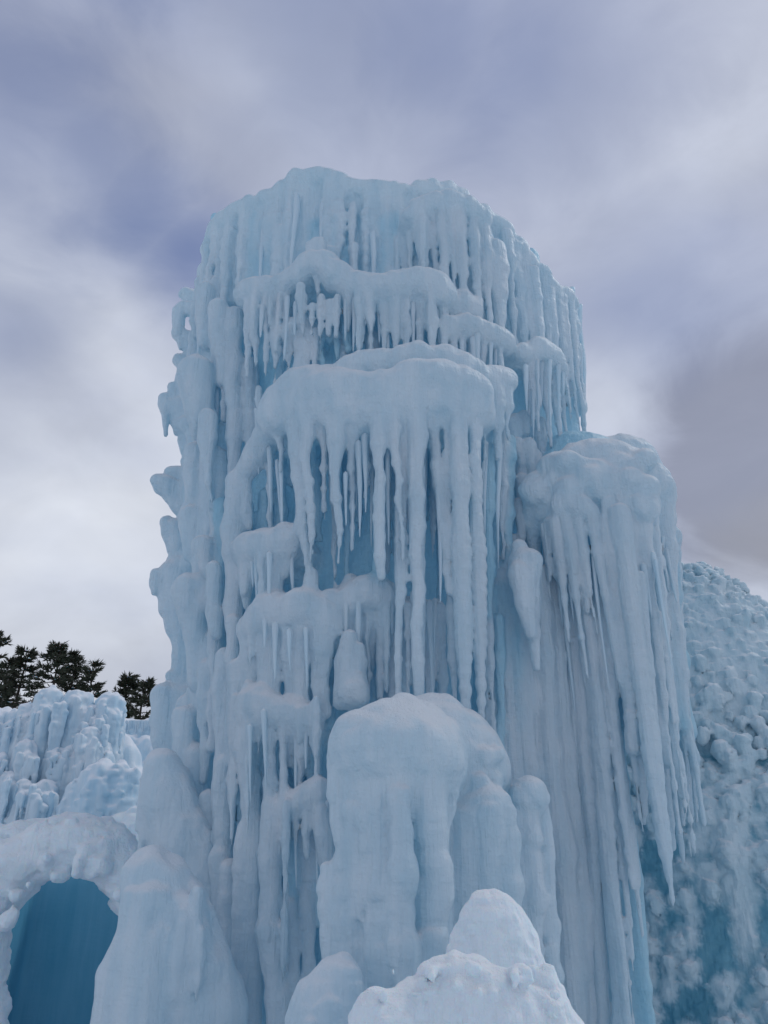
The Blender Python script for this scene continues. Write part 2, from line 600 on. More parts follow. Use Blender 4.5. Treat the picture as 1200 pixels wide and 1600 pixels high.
TOWER = Shaft(0.0, 7.8, [(-1, 1.85, 2.0), (2, 1.9, 2.0), (4, 2.05, 1.98), (6.5, 2.25, 1.92), (8.4, 2.42, 1.85), (10, 2.42, 1.85)])
RIGHT = Shaft(1.95, 6.45, [(-1, 0.62, 0.80), (2, 0.60, 0.78), (3, 0.60, 0.74), (4.4, 0.68, 0.68), (5.4, 0.68, 0.66), (7, 0.6, 0.6)])


HR = random.Random(77)


def hump(f, S, x0, y0, y1, w0, w1, d=0.0, x1=None, d1=None, k=None, Y=None, mid=None):
    """a rounded upright drip: its top at pixel (x0, y0), its foot at row y1, widths in pixels"""
    p0 = S.hit(x0, y0, d) if Y is None else at(x0, y0, Y)
    r0 = metres(p0, w0) / 2
    Yb = p0[1] + (0 if d1 is None else d - d1)
    top = p0 - np.array((0, 0, r0))
    zb = zat(y1, Yb)
    xb = p0[0] if x1 is None else at(x1, y1, Yb)[0]
    bot = np.array((xb, Yb, zb))
    r1 = metres(bot, w1) / 2
    bot[2] = min(bot[2] + r1, top[2] - 0.01)
    if k is None:
        k = float(np.clip(0.42 * r0, 0.015, 0.045))
    L = top[2] - bot[2]
    n = int(np.clip(L / max(2.2 * r0, 0.12), 1, 9))
    prof = [(0.0, 0.0), (1.0, 1.0)] if mid is None else [(0.0, 0.0), (mid[0], mid[1]), (1.0, 1.0)]
    pts, rad = [], []
    wob = min(r0 * 0.22, 0.02) if n > 1 else 0
    for i in range(n + 1):
        t = i / n
        q = float(np.interp(t, [a for a, _ in prof], [b for _, b in prof]))
        r = r0 + (r1 - r0) * q
        if 0 < i < n:
            r *= HR.uniform(0.82, 1.2)
        pts.append(top + (bot - top) * t + np.array((HR.uniform(-1, 1), HR.uniform(-1, 1), 0)) * (wob if 0 < i else 0))
        rad.append(r)
    f.chain(pts, rad, k)
    return top, bot


def ledge(f, S, line, d, inner=0.5, k=0.10, Y=None):
    """a shelf whose upper outline runs through the pixels of line = [(x, y, thickness in pixels)], rooted in the shaft behind"""
    P, R = [], []
    for x, y, t in line:
        p = S.hit(x, y, d) if Y is None else at(x, y, Y)
        r = metres(p, t) / 2
        q = p - np.array((0, 0, r))
        P.append(q)
        R.append(r)
    f.chain(P, R, k)
    for a, b, ra, rb in zip(P[:-1], P[1:], R[:-1], R[1:]):     # frost lumps along the lip
        for _ in range(int(np.clip(np.linalg.norm(b - a) / 0.07, 2, 6))):
            t = HR.random()
            r = ra + (rb - ra) * t
            q = HR.uniform(.34, .72) * r
            v = np.array((HR.uniform(-.3, .3), -HR.uniform(.1, 1), HR.uniform(-.25, 1.0)))
            v /= np.linalg.norm(v)
            f.ball(a + (b - a) * t + v * (r - q * .52), q, .04)
    if inner:
        for q, r in zip(P, R):
            n = S.out(q) if Y is None else np.array((0, -1.0, 0))
            f.cone(q, q - n * inner - np.array((0, 0, 0.03)), r, r * 1.1, k)
    return P, R


def skirt(f, S, x0, x1, ytop, n, w, drop, d, k=None, rnd=None, dj=0.05):
    """n drips of random length side by side below a shelf; ytop(x) gives the row they start from"""
    rnd = rnd or random
    for i in range(n):
        x = x0 + (x1 - x0) * (i + 0.5 + rnd.uniform(-0.35, 0.35)) / n
        ww = w * rnd.uniform(0.7, 1.35)
        L = rnd.uniform(*drop)
        hump(f, S, x, ytop(x), ytop(x) + L, ww, ww * rnd.uniform(0.15, 0.4), d + rnd.uniform(-dj, dj), k=k)


def apron(f, S, line, d, drop, nubs=2):
    """the thick fused ice under a shelf, and a few knobs standing on it"""
    xs = [q[0] for q in line]
    top = poly([(q[0], q[1]) for q in line])
    x = xs[0]
    while x < xs[-1]:
        w = HR.uniform(24, 42)
        hump(f, S, x, top(x) + HR.uniform(4, 16), top(x) + HR.uniform(*drop), w, w * HR.uniform(.3, .7), d - HR.uniform(.02, .14), k=.07, x1=x + HR.uniform(-4, 4))
        x += w * HR.uniform(.5, .8)
    for _ in range(nubs):
        x = HR.uniform(xs[0], xs[-1])
        w = HR.uniform(16, 30)
        hump(f, S, x, top(x) - HR.uniform(6, 26), top(x) + 30, w, w * 1.3, d - HR.uniform(.0, .14), k=.06)


def poly(pts):
    xs, ys = [p[0] for p in pts], [p[1] for p in pts]
    return lambda x: float(np.interp(x, xs, ys))


def tube(name, mat, parent, pts, radii, seg=12, wav=0.12, bead=0.0, bead_len=0.09, step=0.035):
    """a drop of ice swept along pts: lumpy rings, closed round ends"""
    pts = np.array(pts, float)
    radii = np.array(radii, float)
    L = np.concatenate([[0], np.cumsum(np.linalg.norm(np.diff(pts, axis=0), axis=1))])
    n = int(max(8, min(70, L[-1] / step)))
    s = np.linspace(0, L[-1], n)
    C = np.stack([np.interp(s, L, pts[:, i]) for i in range(3)], 1)
    r = np.interp(s, L, radii)
    ph = RNG.random(8) * 6.28
    r = r * (1 + wav * 0.5 * (np.sin(s * 9 + ph[0]) + np.sin(s * 23 + ph[1])))
    if bead:
        r = r * (1 + bead * np.sin(s / bead_len * 6.283 + 1.2 * np.sin(s * 5 + ph[6])))
    amp = np.minimum(r * 0.35, 0.012) * min(1, L[-1])
    C[:, 0] += amp * np.sin(s * 5 + ph[2])
    C[:, 1] += amp * np.sin(s * 6 + ph[3])
    a = np.linspace(0, 2 * math.pi, seg, endpoint=False)
    lob = 1 + 0.10 * np.sin(2 * a[None] + ph[4] + s[:, None] * 2) + 0.06 * np.sin(3 * a[None] + ph[5] + s[:, None] * 5)
    V = np.zeros((n, seg, 3))
    V[:, :, 0] = C[:, 0, None] + np.cos(a)[None] * r[:, None] * lob
    V[:, :, 1] = C[:, 1, None] + np.sin(a)[None] * r[:, None] * lob
    V[:, :, 2] = C[:, 2, None]
    V = V.reshape(-1, 3)
    i, j = np.meshgrid(np.arange(n - 1), np.arange(seg), indexing='ij')
    A = i * seg + j
    B = i * seg + (j + 1) % seg
    Q = np.stack([A, A + seg, B + seg, B], -1).reshape(-1, 4)
    t0, t1 = len(V), len(V) + 1
    up_ = C[0] + (0, 0, r[0])
    dn = C[-1] - (0, 0, max(r[-1] * 2.0, 0.004))
    V = np.concatenate([V, up_[None], dn[None]])
    jj = np.arange(seg)
    caps = np.concatenate([np.stack([np.full(seg, t0), jj, (jj + 1) % seg], 1),
                           np.stack([np.full(seg, t1), (n - 1) * seg + (jj + 1) % seg, (n - 1) * seg + jj], 1)])
    me = bpy.data.meshes.new(name)
    me.from_pydata(V.tolist(), [], Q.tolist() + caps.tolist())
    me.polygons.foreach_set('use_smooth', np.full(len(me.polygons), True))
    me.update()
    return link(name, me, mat, parent)


def icicle(parent, S, x0, y0, y1, w0, d=0.0, x1=None, w1=2.0, shape=None, Y=None, mat=None, bead=0.0, name='icicle', dy=0.0):
    p0 = S.hit(x0, y0, d) if Y is None else at(x0, y0, Y)
    Yb = p0[1] + dy
    zb = zat(y1, Yb)
    xb = p0[0] if x1 is None else at(x1, y1, Yb)[0]
    b = np.array((xb, Yb, zb))
    r0, r1 = metres(p0, w0) / 2, metres(b, w1) / 2
    prof = shape or [(0, 1.0), (0.12, 0.92), (0.45, 0.62), (0.8, 0.33), (1, 0.0)]
    pts = [p0 + (b - p0) * t for t, _ in prof]
    rad = [r1 + (r0 - r1) * q for _, q in prof]
    body = {'ice_tower': T, 'ice_tower.001': R}.get(parent.name)
    if body is not None and w0 >= 11:
        f = body.part(name, 0.012 if bead else 0.03)
        n = max(3, int((p0[2] - b[2]) / (0.025 if bead else 0.3)))
        tt = np.linspace(0, 1, n + 1)
        rr = np.interp(tt, [t for t, _ in prof], rad)
        if bead:
            s_ = tt * (p0[2] - b[2])
            rr[1:-1] *= (1 + bead * np.sin(s_ * 70 + 2.5 * np.sin(s_ * 7)) * np.clip(s_ * 1.2 - .3, 0, 1) + .06 * np.sin(s_ * 11))[1:-1]
        else:
            rr[1:-1] *= np.array([HR.uniform(.9, 1.12) for _ in range(n - 1)])
        f.chain([p0 + (b - p0) * t for t in tt], np.maximum(rr, body.vox * 0.75))
        return None
    return tube(name, mat or ICICLE, parent, pts, rad, bead=bead)


LONG = [(0, 1.0), (0.1, 0.9), (0.35, 0.72), (0.7, 0.58), (0.92, 0.38), (1, 0.0)]
FLARE = [(0, 1.0), (0.15, 0.8), (0.35, 0.42), (0.5, 0.25), (0.8, 0.18), (1, 0.0)]

# ================================================================== setting
gx = np.linspace(-1, 1, 61)
gx = np.sign(gx) * (np.abs(gx) ** 2.2)
GX, GY = np.meshgrid(gx * 1500, gx * 1500, indexing='ij')
GZ = 0.12 * np.sin(GX * 0.7 + 0.4) * np.sin(GY * 0.55) - 0.1
GZ += np.where(np.hypot(GX, GY) > 120, 4.0 * np.sin(GX * 0.004) * np.sin(GY * 0.005 + 1), 0)
V = np.stack([GX, GY + 4, GZ], -1).reshape(-1, 3)
i, j = np.meshgrid(np.arange(60), np.arange(60), indexing='ij')
A = (i * 61 + j).ravel()
Q = np.stack([A, A + 61, A + 62, A + 1], 1)
tag(link('snow_ground', mesh_from('snow_ground', V, Q), SNOW), kind='structure')

T = R = None
# ================================================================== main tower
tower = thing('ice_tower', (0.0, 7.8, 0.0), 'massive pale blue ice tower rising in icicle-hung tiers at the centre', 'ice tower', 'ice towers')

RIM = [(308, 470), (318, 425), (328, 384), (340, 354), (356, 338), (376, 325), (394, 316), (420, 305), (448, 290), (470, 274), (500, 271), (530, 277),
       (550, 289), (600, 294), (640, 296), (665, 286), (700, 288), (730, 306), (760, 332), (790, 356), (808, 378), (822, 402), (842, 422),
       (856, 444), (880, 456), (892, 468)]
rim = poly(RIM)

# core: the blue heart of the tower, fluted
T = Fused(0.018)
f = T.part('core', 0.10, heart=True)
for z0 in np.arange(-0.3, 6.2, 0.4):
    z1 = z0 + 0.4
    a0, b0 = TOWER.radii(z0)
    a1, b1 = TOWER.radii(z1)
    o = 0.30
    for sx in (-1, 1):
        f.cone((sx * (a0 - b0 + 0.02), 7.8, z0), (sx * (a1 - b1 + 0.02), 7.8, z1), b0 - o, b1 - o, 0.1)
rn = random.Random(3)
nth = 92
for i in range(nth):                         # full-height flutes all round
    th = 2 * math.pi * (i + rn.uniform(-.3, .3)) / nth
    ztop = rn.uniform(7.75, 7.95)
    n = 12
    pts, rad = [], []
    o0 = rn.uniform(-.30, -.16)
    r0 = rn.uniform(.07, .13)
    for k_ in range(n + 1):
        z = -0.3 + (ztop + 0.3) * k_ / n
        a, b = TOWER.radii(z)
        o = o0 + rn.uniform(-.05, .05)
        t2 = th + rn.uniform(-.012, .012)
        pts.append((math.sin(t2) * (a + o), 7.8 - math.cos(t2) * (b + o), z))
        rad.append(r0 * rn.uniform(.7, 1.3))
    f.chain([np.array(q) for q in pts], rad, 0.06)
for x in np.arange(-1.8, 1.81, 0.3):
    hh = 1.35 * math.sqrt(max(0, 1 - (x / 2.1) ** 2))
    f.cone((x, 7.8 - hh, 7.55), (x, 7.8 + hh, 7.55), .22, .22, .1)

# upper curtain, left half of the rim
f = T.part('ice_curtain', 0.05)
P = []
line = [(x, rim(x), 26) for x in (330, 342, 356, 374, 394, 420, 446, 468, 500, 528, 550, 575, 600, 628)]
ledge(f, TOWER, line, 0.02, 0.4)
for x, y1, w, dd in ((317, 530, 20, 0), (326, 480, 18, .03), (338, 475, 17, .08), (350, 460, 16, .05), (362, 500, 20, .08), (386, 470, 22, .05), (405, 470, 16, -.04), (421, 470, 18, -.06),
                     (438, 455, 20, .04), (458, 450, 18, .05), (474, 420, 16, .0), (492, 420, 20, -.05), (514, 440, 20, .09), (532, 440, 20, .08), (552, 450, 14, -.04),
                     (572, 455, 20, .06), (590, 450, 16, .04), (607, 450, 18, .06), (626, 460, 20, .02)):
    hump(f, TOWER, x, rim(x) + 3, y1, w * 1.05, w * .5, dd, k=.055)
for x in range(324, 640, 13):
    hump(f, TOWER, x, rim(x) + 12, rim(x) + HR.uniform(130, 230), HR.uniform(26, 38), 20, -.07 + HR.uniform(-.03, .03), k=.05)
# crown lumps on the rim
for x, y, w in ((468, 270, 26), (490, 267, 28), (512, 271, 26), (455, 284, 18), (350, 340, 22), (366, 328, 16), (396, 312, 18), (428, 300, 18), (530, 280, 18)):
    p = TOWER.hit(x, y, 0.03)
    r = metres(p, w) / 2
    f.ball(p - (0, 0, r), r, 0.07)

# right block of the rim, standing proud
f = T.part('ice_curtain', 0.05)
for x in range(640, 760, 12):
    hump(f, TOWER, x, 330, HR.uniform(470, 540), 32, 20, .10 + HR.uniform(-.03, .03), k=.05)
ledge(f, TOWER, [(640, 334, 26), (655, 318, 30), (680, 309, 30), (705, 309, 30), (730, 316, 30), (752, 332, 26)], 0.26, 0.6)
for x, y, w in ((655, 286, 22), (675, 282, 28), (700, 285, 26), (722, 297, 22)):
    p = TOWER.hit(x, y, 0.0)
    r = metres(p, w) / 2
    f.ball(p - (0, 0, r), r, 0.07)
    f.ball(p - (0, 0, 2.4 * r), 1.4 * r, 0.07)
for x, y0, y1, w, dd in ((640, 340, 450, 14, .2), (660, 322, 480, 24, .28), (676, 318, 450, 16, .26), (690, 318, 480, 18, .30), (703, 316, 470, 12, .3), (717, 318, 520, 22, .28),
                         (738, 326, 520, 20, .26), (755, 340, 520, 18, .24)):
    hump(f, TOWER, x, y0, y1, w * .95, w * .5, dd)

# right flank of the rim
f = T.part('ice_curtain', 0.05)
ledge(f, TOWER, [(x, rim(x), 22) for x in (752, 770, 788, 808, 822, 842, 856, 878, 889)], 0.02, 0.4)
hump(f, TOWER, 772, 378, 540, 32, 18, 0.16)
for x in range(740, 890, 12):
    hump(f, TOWER, x, rim(x) + 12, rim(x) + HR.uniform(150, 240), HR.uniform(24, 34), 18, -.06 + HR.uniform(-.03, .03), k=.05)
for x, y1, w, dd in ((757, 470, 18, .12), (790, 560, 20, .1), (804, 600, 22, .1), (818, 580, 18, .06), (832, 640, 18, .09), (846, 620, 16, .04), (858, 680, 16, .08), (868, 660, 18, .03),
                     (878, 690, 14, .05), (887, 690, 14, .02), (892, 640, 10, .02)):
    hump(f, TOWER, x, rim(x) + 4, y1, w * 1.05, w * .4, dd + HR.uniform(-.04, .05))

# ---- second tier shelves
f = T.part('ice_ledge', 0.08)
ledge(f, TOWER, [(388, 448, 34), (404, 442, 32), (424, 440, 34), (446, 438, 34)], 0.26, 0.5)
for x, y0, y1, w, x1 in ((390, 460, 590, 18, 385), (402, 460, 610, 17, 399), (417, 458, 600, 18, 414), (431, 455, 622, 22, 430), (448, 455, 590, 16, 447)):
    hump(f, TOWER, x, y0, y1, w * .95, w * .35, 0.29, x1=x1)

f = T.part('ice_ledge', 0.08)
ledge(f, TOWER, [(466, 420, 34), (486, 402, 36), (508, 402, 36), (528, 420, 36), (552, 434, 34), (572, 436, 36), (592, 442, 38)], 0.32, 0.6)
ledge(f, TOWER, [(592, 440, 40), (622, 434, 44), (652, 428, 46), (680, 436, 44), (692, 450, 40)], 0.36, 0.6)
hump(f, TOWER, 496, 372, 420, 26, 34, 0.25)
hump(f, TOWER, 484, 384, 420, 16, 22, 0.26)
for x, y0, y1, w, x1 in ((470, 440, 520, 20, 470), (494, 430, 474, 16, 494), (545, 450, 520, 26, 546), (560, 450, 560, 16, 560), (578, 455, 520, 22, 580), (598, 460, 556, 20, 602), (618, 460, 545, 22, 618),
                         (636, 455, 560, 16, 640), (656, 450, 560, 26, 658), (674, 455, 570, 22, 676), (692, 455, 565, 22, 694)):
    hump(f, TOWER, x, y0, y1, w * .9, w * .25, 0.36 + HR.uniform(-.06, .04), x1=x1)

f = T.part('ice_ledge', 0.08)                       # fan of fingers and the hollow's columns
ledge(f, TOWER, [(458, 512, 26), (472, 500, 30), (486, 520, 24)], 0.20, 0.3)
for x, y1, w in ((456, 590, 12), (464, 596, 13), (473, 600, 13), (483, 598, 13), (493, 580, 13)):
    hump(f, TOWER, x, 512, y1, w * 1.2, w * .4, 0.24)
hump(f, TOWER, 538, 484, 585, 20, 14, 0.12)
hump(f, TOWER, 585, 520, 580, 26, 26, 0.12)

f = T.part('ice_ledge', 0.08)                       # steps right of the second tier
ledge(f, TOWER, [(704, 470, 30), (722, 466, 30), (734, 474, 26)], 0.22, 0.4)
ledge(f, TOWER, [(700, 505, 34), (725, 500, 34), (748, 508, 36), (768, 516, 36), (785, 524, 32)], 0.26, 0.5)
skirt(f, TOWER, 700, 790, lambda x: 515, 6, 20, (50, 90), 0.28)
f = T.part('ice_ledge', 0.08)
ledge(f, TOWER, [(815, 545, 26), (838, 535, 30), (860, 550, 28), (874, 572, 24)], 0.2, 0.4)
skirt(f, TOWER, 812, 882, lambda x: 555, 5, 18, (90, 160), 0.2)

# ---- the broad middle shelf
f = T.part('ice_ledge', 0.08)
ledge(f, TOWER, [(546, 568, 44), (580, 556, 44), (610, 556, 44), (645, 543, 50), (690, 549, 50), (722, 562, 50), (744, 580, 46)], 0.42, 0.7)
ledge(f, TOWER, [(434, 632, 50), (446, 606, 54), (468, 586, 54), (500, 584, 50), (526, 588, 46)], 0.44, 0.7)
ledge(f, TOWER, [(500, 590, 54), (530, 588, 56), (562, 592, 60), (600, 590, 60), (640, 578, 62), (680, 576, 60), (715, 584, 60), (740, 598, 54)], 0.56, 0.8)
ledge(f, TOWER, [(770, 580, 40), (785, 582, 36)], 0.40, 0.5)
ledge(f, TOWER, [(440, 625, 60), (470, 615, 60), (505, 620, 56)], 0.42, 0.5)
ledge(f, TOWER, [(520, 622, 60), (560, 625, 60), (600, 620, 64), (640, 612, 64), (680, 612, 64), (715, 620, 64), (742, 630, 56)], 0.48, 0.5)
for x, y0, y1, w, x1, w1, d, m in ((430, 620, 740, 38, 440, 10, .42, .45), (456, 625, 900, 46, 484, 13, .46, .45), (478, 630, 880, 44, 489, 6, .50, .32), (504, 630, 800, 38, 508, 8, .46, .4), (527, 632, 880, 54, 529, 5, .52, .30), (553, 632, 860, 40, 548, 6, .48, .4),
                                   (572, 630, 780, 28, 572, 8, .46, .5), (592, 632, 905, 34, 594, 11, .56, .45), (612, 632, 905, 36, 633, 4, .56, .5), (628, 635, 1090, 32, 622, 8, .50, .35), (650, 625, 1095, 46, 655, 12, .56, .35), (674, 625, 930, 40, 704, 8, .50, .4),
                                   (698, 620, 860, 36, 706, 8, .52, .4), (716, 620, 780, 34, 718, 20, .56, .5), (740, 620, 780, 32, 742, 18, .54, .5), (756, 620, 760, 26, 756, 8, .46, .4), (776, 600, 720, 36, 776, 12, .42, .4), (792, 605, 690, 26, 793, 10, .40, .4)):
    hump(f, TOWER, x, y0, y1, w * .74, w1, d + .03, x1=x1, mid=(m, 0.62), k=.03)
for x0, y0, y1, w, x1, sh, bd in ((589, 650, 905, 16, 594, LONG, .06), (617, 660, 905, 15, 634, None, 0), (622, 680, 1090, 15, 622, LONG, .03), (652, 650, 1095, 18, 655, LONG, .02), (561, 690, 838, 10, 562, None, 0),
                                  (505, 660, 745, 9, 506, None, 0), (686, 740, 940, 9, 688, None, 0), (640, 700, 860, 8, 640, None, 0), (571, 680, 800, 10, 571, None, 0), (540, 740, 820, 8, 541, None, 0), (606, 680, 850, 9, 607, None, 0)):
    icicle(tower, TOWER, x0, y0, y1, w, 0.54 if x0 > 510 else .46, x1=x1, shape=sh, bead=bd)
# the beaded double column
icicle(tower, TOWER, 715, 640, 1135, 30, 0.60, x1=729, w1=9, shape=[(0, 1), (.3, .8), (.6, .6), (.9, .4), (1, .1)], bead=.16, name='ice_column')
icicle(tower, TOWER, 740, 640, 1125, 26, 0.56, x1=752, w1=9, shape=[(0, 1), (.3, .8), (.6, .65), (.9, .45), (1, .1)], bead=.18, name='ice_column')
icicle(tower, TOWER, 702, 700, 1110, 22, 0.46, x1=712, w1=9, shape=LONG, name='ice_column')

# thin ones along the rim and second tier
rn = random.Random(11)
for i in range(12):
    x = rn.uniform(325, 895)
    y0 = rim(x) + rn.uniform(25, 110)
    icicle(tower, TOWER, x, y0, y0 + rn.uniform(70, 190), rn.uniform(8, 14), rn.uniform(0.06, 0.14) + (0.2 if 640 < x < 755 else 0))
for x, y1 in ((903, 600), (908, 634), (913, 690), (899, 690), (906, 697), (915, 628), (893, 650)):
    p = at(x, y1 - 130, 7.75)
    icicle(tower, TOWER, x - 9, y1 - 150, y1, 9, Y=7.6 + 0.03 * (y1 % 7), x1=x)
for x in range(398, 700, 13):
    y0 = 468 + rn.uniform(-8, 14)
    icicle(tower, TOWER, x, y0, y0 + rn.uniform(40, 120), rn.uniform(8, 15), 0.33)

# ---- drapes hanging further back, in the hollows under the shelves
rn = random.Random(41)
for x0, x1, ya, yb, n, dlo, dhi, L in ((418, 800, 650, 690, 30, .02, .34, (90, 330)), (440, 700, 470, 500, 20, .05, .22, (40, 110)), (380, 520, 960, 1000, 10, .05, .2, (60, 190)), (520, 700, 940, 960, 14, .0, .14, (90, 190)),
                                       (378, 500, 1110, 1140, 10, .1, .3, (60, 300)), (330, 640, 330, 350, 18, -.08, .02, (120, 260)), (430, 510, 1250, 1270, 7, .2, .34, (60, 300)), (345, 420, 760, 800, 6, .02, .14, (60, 220))):
    for i in range(n):
        x = x0 + (x1 - x0) * (i + rn.uniform(.1, .9)) / n
        y = rn.uniform(ya, yb)
        w = rn.uniform(13, 28)
        f = T.part('ice_drape', 0.05, heart=rn.random() < .85)  # most wear the heart's blue, painting a glow into the hollows
        hump(f, TOWER, x, y, y + rn.uniform(*L), w, w * rn.uniform(.2, .6), rn.uniform(dlo, dhi), x1=x + rn.uniform(-3, 5))

# ---- left flank: nubs and lobes against the sky
nub_list = [
    [(318, 452, 26), (324, 500, 30), (318, 545, 20)],
    [(334, 475, 26), (344, 540, 30), (346, 600, 16)],
    [(286, 478, 20), (284, 520, 18), (287, 545, 6)],
    [(300, 520, 30), (306, 560, 34)],
    [(310, 564, 56), (306, 600, 60), (308, 650, 56), (314, 690, 40)],
    [(276, 600, 16), (284, 640, 30), (288, 672, 18)],
    [(262, 614, 20), (262, 640, 14), (264, 680, 6)],
    [(262, 624, 20), (290, 640, 40)],
    [(276, 728, 26), (300, 745, 40), (312, 780, 50)],
    [(252, 740, 20), (262, 758, 30), (284, 790, 26)],
    [(266, 806, 22), (276, 830, 34), (290, 850, 50)],
    [(250, 890, 16), (250, 910, 16), (246, 926, 8)],
    [(274, 882, 42), (290, 920, 62), (298, 980, 60), (300, 1040, 44)],
    [(260, 900, 20), (268, 950, 26), (276, 990, 20)],
    [(296, 840, 24), (308, 880, 40)],
    [(334, 880, 22), (338, 920, 26), (344, 980, 24)],
    [(322, 890, 20), (328, 940, 30)],
    [(262, 1070, 36), (268, 1110, 44), (276, 1150, 44)],
    [(290, 1010, 30), (296, 1080, 50), (306, 1180, 60)],
    [(256, 1112, 30), (264, 1150, 40), (270, 1190, 36)],
]
for nb in nub_list:
    f = T.part('ice_nub', 0.04)
    pts, rad = [], []
    for n_, (x, y, w) in enumerate(nb):
        p = TOWER.hit(x - (5 if x < 300 else 0), y, 0.0 if nb[0][0] > 312 else -0.12)
        if nb[0][0] > 312:
            p = TOWER.hit(x, y, 0.1)
        r = metres(p, w) / 2
        if n_ == 0:
            p = p - (0, 0, r)
        pts.append(p)
        rad.append(r)
    f.chain(pts, rad)
    q = pts[-1]
    f.cone(pts[len(pts) // 2], pts[len(pts) // 2] - TOWER.out(q) * 0.4 - np.array((0, 0, .12)), rad[len(pts) // 2] * .8, rad[len(pts) // 2], 0.06)
    
rn = random.Random(17)
edge = poly(sorted([(455, 300), (520, 298), (560, 296), (600, 286), (640, 280), (690, 300), (720, 300), (760, 288), (820, 276), (870, 284), (900, 272), (960, 276), (1040, 288), (1100, 264), (1180, 264)]))
f = T.part('ice_bulge', 0.06)
for y in range(460, 1260, 24):                # the wall the nubs grow from
    x = edge(y) + rn.uniform(34, 52)
    p = TOWER.hit(x, y, -.02)
    f.cone(p, p - np.array((0, 0, rn.uniform(.1, .5))), rn.uniform(.10, .17), rn.uniform(.07, .12), .07)
for i in range(64):
    y = rn.uniform(450, 1240)
    x = edge(y) + rn.uniform(-18, 14)
    p = TOWER.hit(x, y, -.05)
    f = T.part('ice_nub', 0.04)
    r = rn.uniform(.035, .08)
    f.cone(p, p + np.array((rn.uniform(.1, .35), rn.uniform(-.1, .1), -rn.uniform(.05, .3))), r, r * 1.4, .04)
    if rn.random() < .45:
        f.cone(p, p - np.array((0, 0, rn.uniform(.1, .26))), r * .7, .012, .03)
f = T.part('ice_bulge', 0.06)
pa = [TOWER.hit(420, 670, .3), TOWER.hit(400, 712, .26), TOWER.hit(378, 748, .22)]
f.chain(pa, [.12, .11, .10])

for hs in ([(310, 561, 690, 58, 34, .26, 312), (326, 640, 790, 30, 5, .28, 328)], [(274, 878, 1040, 44, 40, .05, 292), (300, 896, 1080, 56, 30, .18, 306)], [(322, 444, 545, 30, 26, .2, 318), (344, 470, 600, 34, 20, .24, 348)],
           [(336, 878, 1000, 24, 18, .24, 338)], [(300, 790, 880, 40, 30, .12, 300), (318, 835, 900, 34, 20, .2, 322)], [(262, 1068, 1190, 40, 44, .05, 270), (292, 1100, 1260, 40, 40, .12, 296)], [(306, 690, 790, 36, 26, .1, 304)]):
    f = T.part('ice_nub', 0.05)
    for x, y0, y1, w, w1, d, x1 in hs:
        hump(f, TOWER, x, y0, y1, w, w1, d, x1=x1, k=.045)
# left flank columns
f = T.part('ice_column', 0.05)
for x, y0, y1, w, w1, x1, d in ((332, 640, 790, 24, 6, 328, .1), (368, 482, 750, 26, 20, 362, .16), (352, 480, 660, 22, 10, 350, .12), (405, 600, 720, 14, 8, 408, .2), (392, 560, 740, 20, 16, 392, .05),
                                (318, 690, 860, 40, 30, 322, .0), (342, 700, 900, 34, 24, 340, .05), (310, 780, 900, 50, 40, 316, 0)):
    hump(f, TOWER, x, y0, y1, w, w1, d, x1=x1)

f = T.part('ice_column', 0.05)                        # the tall pale column down the left front
for x, y0, y1, w, w1, x1, d in ((368, 738, 1000, 34, 26, 366, .24), (366, 960, 1200, 26, 30, 366, .24), (352, 1010, 1600, 34, 34, 348, .18), (385, 745, 830, 22, 12, 386, .22),
                                (374, 1028, 1110, 38, 16, 364, .3), (398, 1035, 1090, 26, 14, 396, .28), (366, 1090, 1320, 18, 6, 362, .3), (350, 1180, 1420, 28, 28, 346, .22), (347, 1320, 1600, 40, 40, 352, .22)):
    hump(f, TOWER, x, y0, y1, w, w1, d, x1=x1)
f = T.part('ice_column', 0.05)
for x, y0, y1, w, w1, x1, d in ((325, 1030, 1230, 30, 20, 320, .1), (338, 980, 1180, 22, 24, 334, .12), (312, 1160, 1420, 46, 40, 318, .05), (300, 1180, 1330, 50, 50, 306, 0),
                                (330, 1230, 1500, 36, 40, 336, .12)):
    hump(f, TOWER, x, y0, y1, w, w1, d, x1=x1)

# ---- lower shelves on the left front
f = T.part('ice_ledge', 0.08)
ledge(f, TOWER, [(388, 840, 34), (410, 840, 40), (432, 834, 50), (452, 826, 44)], 0.30, 0.5)
apron(f, TOWER, [(384, 842), (455, 828)], .34, (60, 130), 2)
hump(f, TOWER, 410, 848, 945, 20, 8, 0.40, x1=411)
hump(f, TOWER, 430, 850, 950, 44, 26, 0.30, x1=426)
hump(f, TOWER, 452, 840, 905, 36, 16, 0.30, x1=446)
hump(f, TOWER, 388, 850, 930, 22, 10, 0.30)

f = T.part('ice_ledge', 0.08)
ledge(f, TOWER, [(394, 968, 30), (412, 952, 46), (434, 934, 50), (458, 940, 40), (478, 924, 56), (504, 936, 40), (518, 958, 36)], 0.32, 0.6)
apron(f, TOWER, [(392, 964), (518, 946)], .36, (60, 150), 5)
hump(f, TOWER, 487, 887, 960, 24, 34, 0.38)
for x, y0, y1, w, w1, x1 in ((390, 975, 1040, 26, 8, 390), (412, 975, 1100, 30, 22, 412), (430, 975, 1110, 26, 24, 430), (452, 970, 1110, 28, 24, 452), (470, 970, 1110, 26, 22, 470), (492, 970, 1140, 22, 8, 494),
                             (508, 975, 1120, 26, 14, 508)):
    hump(f, TOWER, x, y0, y1, w, w1, 0.34, x1=x1)

